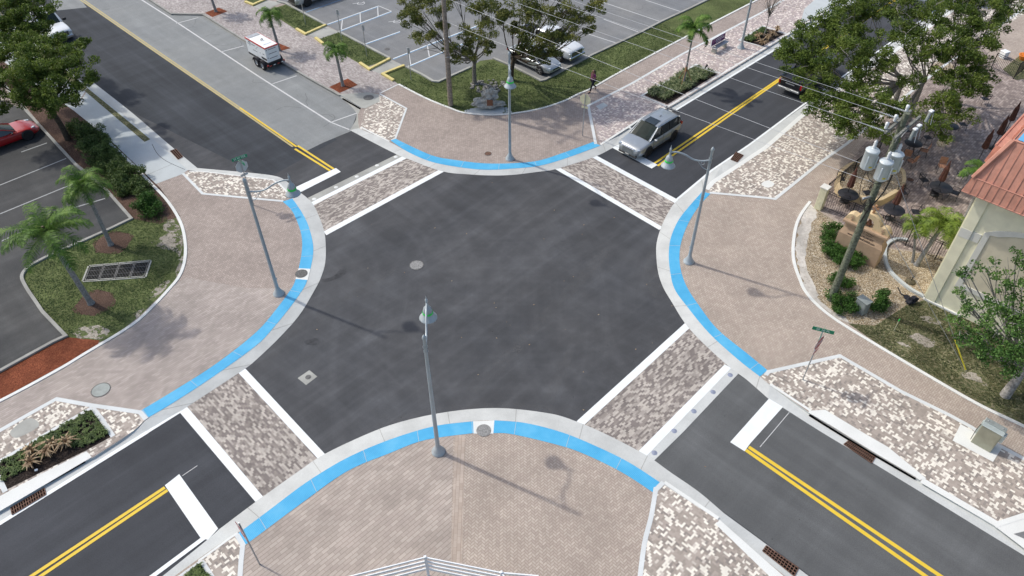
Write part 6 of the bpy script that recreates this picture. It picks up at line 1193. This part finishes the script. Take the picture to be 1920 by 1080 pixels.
# roof: eave skirt, steep slope with standing seams, parapet
ov = .66; x0, y0, x1, y1 = -ov, -ov, 17, 13; S1 = zE+.75; ins = .14; T1 = zE+2.7; inT = .82
rf = MB()
def ring(i, z): return [(x0+i, y0+i, z), (x1, y0+i, z), (x1, y1, z), (x0+i, y1, z)]
r0_, r1_, r2_, r3_ = ring(0, zE-.02), ring(ins, S1), ring(ins+.05, S1), ring(inT, T1)
for a, b in ((r0_, r1_), (r2_, r3_)): rf.add([a[0], a[1], b[1], b[0]], [(0, 1, 2, 3)]); rf.add([a[3], a[0], b[0], b[3]], [(0, 1, 2, 3)])
rf.add([r0_[0], r0_[1], r0_[2], r0_[3]], [(3, 2, 1, 0)]); rf.add([r3_[0], r3_[1], r3_[2], r3_[3]], [(0, 1, 2, 3)]); roof = rf.build('roof', 'roof_coral', t)
m = MB()
for k in range(1, 55):
    x = x0+.32*k
    if x < x1: m.tube([(x, y0-.01, zE), (x, y0+ins-.01, S1)], .022, 4, smooth=False); m.tube([(max(x, x0+ins), y0+ins+.03, S1+.0), (max(x, x0+ins), y0+min(inT, ins+max(0, x-x0-ins)), S1+(T1-S1)*min(1, max(0, x-x0-ins)/(inT-ins)))], .025, 4, smooth=False)
    y = y0+.32*k
    if y < y1: m.tube([(x0-.01, y, zE), (x0+ins-.01, y, S1)], .022, 4, smooth=False); m.tube([(x0+ins+.03, y, S1), (x0+min(inT, ins+max(0, y-y0-ins)), y, S1+(T1-S1)*min(1, max(0, y-y0-ins)/(inT-ins)))], .025, 4, smooth=False)
m.build('roof_seams', 'roof_coral', roof)
m = MB(); m.tube([(x0+ins, y0+ins, S1), (x0+inT, y0+inT, T1)], [.10, .14], 6, smooth=False); m.build('hip_cap', 'roof_coral', roof)
m = MB(); m.tube([(x1, y0+ins, S1+.01), (x0+ins, y0+ins, S1+.01), (x0+ins, y1, S1+.01)], .035, 5, smooth=False); m.tube([(x1, y0, zE), (x0, y0, zE), (x0, y1, zE)], .03, 5, smooth=False); m.tube([(x1, y0+inT, T1), (x0+inT, y0+inT, T1), (x0+inT, y1, T1)], .05, 5, smooth=False); m.build('roof_edge', 'roof_coral', roof)
q0, q1 = -.55, .55
m = MB(); m.add([(-.62, 1.0, S1+.1), (1.0, 1.0, S1+.1), (1.0, y1, S1+.1), (-.62, y1, S1+.1), (-.50, 1.14, S1+.95), (1.0, 1.14, S1+.95), (1.0, y1, S1+.95), (-.50, y1, S1+.95)], [(0, 1, 5, 4), (3, 0, 4, 7), (4, 5, 6, 7)]); m.tube([(-.5, 1.14, S1+.96), (-.5, y1, S1+.96)], .05, 5, smooth=False); m.build('upper_eave', 'roof_coral', roof)
MB().sheet([(x0+inT+.12, y0+inT+.12), (x1-.5, y0+inT+.12), (x1-.5, y1-.5), (x0+inT+.12, y1-.5)], T1+.03).build('flat_roof', 'roof_blue', roof)
# ------------------------------------------------------------------ church sign monument
B0 = at(1638, 503, ZL); Wd = 2.42; t = thing('church_sign', 'tan arched church sign with crosses behind the crescent hedge', 'monument sign', B0-E1*Wd/2, TH_A)
m = MB(); prof = [(0, 0, 0), (1.0, 0, 0), (1.25, .0, .0), (1.62, .16, .16), (1.95, .18, .18)]   # z, inset front, inset side
D = .72; vs = []; fs = []
for z, fi, si in prof:
    for sx_, sy_ in ((-1, 0), (1, 0), (1, 1), (-1, 1)): vs.append((sx_*(Wd/2+.02-si), (fi if sy_ == 0 else D-fi), z))
for k in range(len(prof)-1):
    for j in range(4): fs.append((k*4+j, k*4+(j+1) % 4, k*4+4+(j+1) % 4, k*4+4+j))
fs.append((16, 17, 18, 19)); m.add(vs, fs); m.build('body', 'monument', t)
MB().box((0, .09, 2.06), (Wd+.06, D+.02, .16), bev=.03).build('ledge', 'monument', t) if False else MB().box((0, D/2, 2.04), (Wd+.08, D+.04, .17), bev=.03).build('ledge', 'monument', t)
fr = MB().box((0, D/2, 1.80), (Wd-.2, D-.28, .32)).build('frieze', 'monument', t)
# arched top with a through opening
def lobe(cx_, cz_, r, a0, a1, n=8): return [(cx_+r*math.cos(R(a0+(a1-a0)*k/n)), cz_+r*math.sin(R(a0+(a1-a0)*k/n))) for k in range(n+1)]
zL = 2.12; out = lobe(.82, zL+.02, .38, 0, 78, 8)+lobe(0, zL+.20, .66, 12, 168, 14)+lobe(-.82, zL+.02, .38, 102, 180, 8)
hole = [(-.30, zL+.02)]+lobe(0, zL+.28, .30, 180, 0, 12)+[(.30, zL+.02)]
yf, yb = .16, .60; m = MB(); poly = out+[(-1.2, zL), (-.30, zL)]+lobe(0, zL+.28, .30, 180, 0, 12)+[(.30, zL), (1.2, zL)]
from mathutils.geometry import tessellate_polygon
tri = tessellate_polygon([[Vector((a, b, 0)) for a, b in poly]]); n = len(poly)
m.add([(a, yf, b) for a, b in poly], [tuple(q) for q in tri]); m.add([(a, yb, b) for a, b in poly], [tuple(q[::-1]) for q in tri]); m.add([(a, y, b) for y in (yf, yb) for a, b in poly], [(k, (k+1) % n, n+(k+1) % n, n+k) for k in range(n)]); m.build('arched_top', 'monument_cap', t)
def cross(parent, c, h, d, mat, nm):
    m = MB(); m.box(c, (h*.2, d, h), bev=.008); m.box((c[0], c[1]-.002, c[2]+h*.16), (h*.66, d+.006, h*.2), bev=.008); return m.build(nm, mat, parent)
cross(t, (0, .38, zL+1.10), .56, .12, 'cross_wood', 'cross'); cross(t, (-.85, yf-.02, zL+.17), .30, .04, 'monument', 'relief_cross'); cross(t, (.85, yf-.02, zL+.17), .30, .04, 'monument', 'relief_cross')
MB().lathe([(.001, .30), (.05, .29), (.09, .2), (.11, .08), (.16, 0), (.15, -.01)], (0, .38, zL+.12), 18).build('bell', 'bronze', t)
fy = .137
textmesh('lettering', 'VINEYARD', .235, 'letter', t, frame((0, fy, 1.845), (1, 0, 0), (0, 0, 1)), .012); textmesh('lettering', 'COMMUNITY   CHURCH', .085, 'letter', t, frame((0, fy, 1.69), (1, 0, 0), (0, 0, 1)), .008)
nrm = Vector((0, -.37, .16)).normalized()
def onslope(z): return .16*(z-1.25)/.37-.004
textmesh('lettering', '(239) 540-3875', .115, 'letter', t, frame((.25, onslope(1.52)-.008, 1.52), (1, 0, 0), (0, .16, .37)), .008); textmesh('lettering', 'www.CAPEVINEYARD.com', .135, 'letter', t, frame((0, onslope(1.36)-.008, 1.36), (1, 0, 0), (0, .16, .37)), .008)
# ------------------------------------------------------------------ pillar, metal fence, planter, retaining kerb
pc = at(1533, 392, ZL); ph = 1.55; t = thing('pillar', 'cream stucco pillar at the corner of the black patio fence', 'pillar', pc, TH_A); MB().box((0, .1, ph/2), (.42, .42, ph), bev=.015).build('shaft', 'pillar_cream', t); MB().box((0, .1, ph+.03), (.50, .50, .07), bev=.015).build('cap', 'stucco_trim', t)
def metal_fence(label, pts, h=1.25, gap=.13, hoop=False):
    P = [Vector((p.x, p.y, ZL)) for p in pts]; t = thing('metal_fence', label, 'fence', P[0]); 
    for a, b in zip(P, P[1:]):
        d = b-a; n = max(1, round(d.length/1.8)); o = a-P[0]
        for k in range(n+1): MB().box(o+d*(k/n)+UPV*h/2, (.055, .055, h+.06), math.atan2(d.y, d.x)).build('post', 'black', t)
        for k in range(n):
            u, v = o+d*(k/n), o+d*((k+1)/n); m = MB()
            for z in (.12, h-.14, h): m.tube([u+UPV*z, v+UPV*z], .018, 4, smooth=False)
            q = round((v-u).length/gap)
            for j in range(1, q): w_ = u.lerp(v, j/q); m.tube([w_+UPV*.12, w_+UPV*h], .010, 4, smooth=False, cap=False)
            m.build('fence_panel', 'black', t)
    return t
a = at(1543, 390, ZL); metal_fence('black metal fence running from the cream pillar behind the church sign', [a, a+E1*8.4])
a = at(1545, 375, ZL); metal_fence('black metal fence along the paver walk up towards the shade trees', [a, a+E2*7.2])
metal_fence('black metal fence corner on the dry grass at the top right', [at(1858, 128, ZL), at(1900, 148, ZL), at(1945, 110, ZL)])
PL = [(1569, 348), (1573, 322), (1600, 303), (1645, 305), (1690, 314), (1699, 330), (1694, 350), (1668, 368), (1646, 376), (1615, 370), (1588, 362)]
t = thing('planter', 'raised curved planter filled with gravel on the patio', 'planter', at(1635, 340, ZL)); out = cr(G(PL, ZL+.5), 4, True); ctr = sum(out, Vector())/len(out); inn_ = [p+(ctr-p).normalized()*.24 for p in out]
m = MB(); n = len(out); vs = [(p.x, p.y, ZL) for p in out]+[(p.x, p.y, ZL+.5) for p in out]+[(p.x, p.y, ZL+.5) for p in inn_]+[(p.x, p.y, ZL+.38) for p in inn_]
m.add(vs, [(r_*n+k, r_*n+(k+1) % n, (r_+1)*n+(k+1) % n, (r_+1)*n+k) for r_ in range(3) for k in range(n)]); m.build('wall', 'monument_cap', t, True); MB().sheet([(p.x, p.y) for p in inn_], ZL+.42).build('gravel_fill', 'gravel', t, True)
band('garden_kerb', [(1702, 452), (1680, 450), (1663, 459), (1658, 475), (1661, 495), (1670, 512), (1686, 528), (1708, 545), (1732, 558)], .17, 'concrete_blue', .13, 4, .14)
blob('tree_pit', [(1742, 130), (1765, 112), (1790, 125), (1785, 150), (1755, 155)], 'gravel', .131); blob('tree_pit', [(1755, 270), (1768, 255), (1782, 262), (1772, 275)], 'gravel', .132)
# ------------------------------------------------------------------ patio furniture
def table(label, p, r=.60):
    c = at(p[0], p[1], ZL+.74); t = thing('patio_table', label, 'table', (c.x, c.y, ZL), 0, 'round dark patio tables'); m = MB().lathe([(.001, .745), (r, .745), (r+.01, .735), (r, .715), (.001, .715)], n=32); m.build('tabletop', 'dark_metal', t)
    for k in range(4): a = k*1.571+.5; MB().tube(cr([(math.cos(a)*r*.55, math.sin(a)*r*.55, .71), (math.cos(a)*r*.35, math.sin(a)*r*.35, .4), (math.cos(a)*r*.62, math.sin(a)*r*.62, 0)], 3), .02, 6).build('leg', 'black', t)
    return t
table('dark round table behind the fence near the cream pillar', (1591, 364)); table('dark round table directly behind the church sign cross', (1677, 393)); table('dark round table left of the palm fronds by the roof', (1765, 351), .65); table('dark round table under the transformer cut outs', (1713, 268), .55); table('dark round table in the tree shade by the small gravel circle', (1783, 236), .5)
def chair0(mat, nm, label, group):
    t = thing(nm, label, 'chair', (0, 0, -0), 0, group); st = MB().box((0, 0, .44), (.46, .46, .03), bev=.01).build('seat', mat, t); bk = MB()
    bk.box((-.24, 0, .72), (.03, .44, .46) if mat == 'sling' else (.02, .42, .06), M=Matrix.Rotation(R(-10), 4, 'Y'), bev=.008)
    if mat != 'sling':
        for y in (-.2, -.12, -.04, .04, .12, .2): bk.tube([(-.22, y, .46), (-.28, y, .90)], .010, 4)
        bk.tube(cr([(-.22, -.22, .45), (-.28, -.22, .86), (-.30, 0, .95), (-.28, .22, .86), (-.22, .22, .45)], 4), .016, 5)
    bk.build('backrest', mat, t)
    for x, y in ((.21, .21), (.21, -.21), (-.21, .21), (-.21, -.21)): MB().tube([(x, y, .44), (x*1.2, y*1.1, 0)], .014, 5).build('leg', 'black', t)
    for s_ in (1, -1): MB().tube(cr([(.21, s_*.23, .43), (.2, s_*.25, .66), (-.05, s_*.25, .68), (-.26, s_*.23, .66)], 3), .014, 5).build('armrest', 'black', t)
    return t
seats = [('m', (1572, 345), 250, 'black metal chair against the fence left of the first table'), ('m', (1580, 385), 70, 'black metal chair in front of the table near the cream pillar'), ('m', (1622, 372), 190, 'black metal chair between the first table and the green pole'), ('m', (1712, 408), 170, 'black metal chair right of the table behind the cross'), ('m', (1688, 372), 280, 'black metal chair beyond the table behind the cross'), ('m', (1728, 348), 10, 'black metal chair facing the table left of the palm'), ('m', (1748, 372), 60, 'black metal chair at the near side of the table by the palm'), ('m', (1785, 372), 140, 'black metal chair half under the palm fronds'), ('m', (1800, 338), 200, 'black metal chair at the right of the palm side table'),
         ('s', (1762, 322), 250, 'brown sling chair on the far side of the palm side table'), ('s', (1705, 312), 120, 'tan sling chair standing nearest the planter edge'), ('s', (1728, 292), 150, 'tan sling chair in the middle of the patio chairs'), ('s', (1697, 300), 60, 'brown sling chair under the transformers'), ('m', (1735, 268), 190, 'black chair right of the table under the cut outs'), ('m', (1695, 255), 10, 'black chair left of the table under the cut outs'), ('m', (1800, 243), 180, 'black chair at the small shaded table'), ('m', (1842, 195), 90, 'dark chair alone at the edge of the tree shade'), ('m', (1765, 225), 0, 'black chair at the left of the small shaded table')]
c0 = {}
for k, p, a, lb in seats:
    c = at(*p, ZL); g = 'patio chairs'
    if k not in c0: c0[k] = chair0('sling' if k == 's' else 'dark_metal', 'patio_chair', lb, g); c0[k].location = c; c0[k].rotation_euler = (0, 0, R(a))
    else: dup(c0[k], c, R(a), lb)
def umbrella(label, p, z0, h=2.5):
    c = at(*p, ZL); t = thing('closed_umbrella', label, 'umbrella', c, 0, 'folded brown patio umbrellas'); MB().tube([(0, 0, 0), (0, 0, h)], .022, 8).build('pole', 'dark_metal', t)
    m = MB(); n = 16; rows = []
    for z, r in ((z0, .13), (z0+.08, .17), (z0+.5, .14), (z0+.9, .12), (h-.35, .07), (h-.05, .03), (h+.06, .004)): rows.append([(math.cos(k/n*6.283)*r*(1+.22*(k % 2)), math.sin(k/n*6.283)*r*(1+.22*(k % 2)), z) for k in range(n)])
    m.add([v for r in rows for v in r], [(i*n+k, i*n+(k+1) % n, (i+1)*n+(k+1) % n, (i+1)*n+k) for i in range(len(rows)-1) for k in range(n)]); m.build('folded_canopy', 'umbrella', t); MB().lathe([(.26, 0), (.26, .05), (.06, .1), (.03, .3)], n=18).build('foot', 'black', t); return t
u0 = None
for p, lb in [((1583, 378), 'folded brown umbrella rising through the table by the cream pillar'), ((1667, 410), 'folded brown umbrella through the table behind the cross'), ((1752, 366), 'folded brown umbrella at the table left of the palm'), ((1832, 305), 'folded brown umbrella leaning into view nearest the coral roof corner'), ((1860, 278), 'middle folded brown umbrella of the three along the roof edge'), ((1882, 252), 'folded brown umbrella farthest up along the roof edge')]:
    if u0 is None: u0 = umbrella(lb, p, 1.1)
    else: dup(u0, at(*p, ZL), 0, lb)
t = thing('planter_pot', 'round orange bowl on the dry grass at the right edge', 'pot', at(1918, 112, ZL)); MB().lathe([(.25, 0), (.42, .35), (.45, .4), (.38, .38), (.2, .2), (.001, .18)], n=22).build('bowl', 'orange', t)
t = thing('litter_bin', 'white box beside the dry grass behind the tree', 'box', at(1880, 108, ZL)); MB().box((0, 0, .25), (.5, .5, .5), .4, bev=.03).build('box', 'white', t); MB().box((0, 0, .53), (.54, .54, .06), .4, bev=.02).build('lid', 'white', t)

o = rockmesh('bin_bag', at(1708, 562, ZL+.18), (.26, .24, .2), 'fabric_black', 5.5, None, 3, .5); props(o, 'crumpled black bag by the pale kerb near the beige wall', 'bag')
o = MB().tube([p+UPV*.05 for p in cr(G([(1683, 540), (1690, 553), (1700, 556), (1706, 561)], ZL), 4)], .03, 6).build('drain_pipe', 'black'); props(o, 'short black hose lying next to the crumpled bag', 'hose')
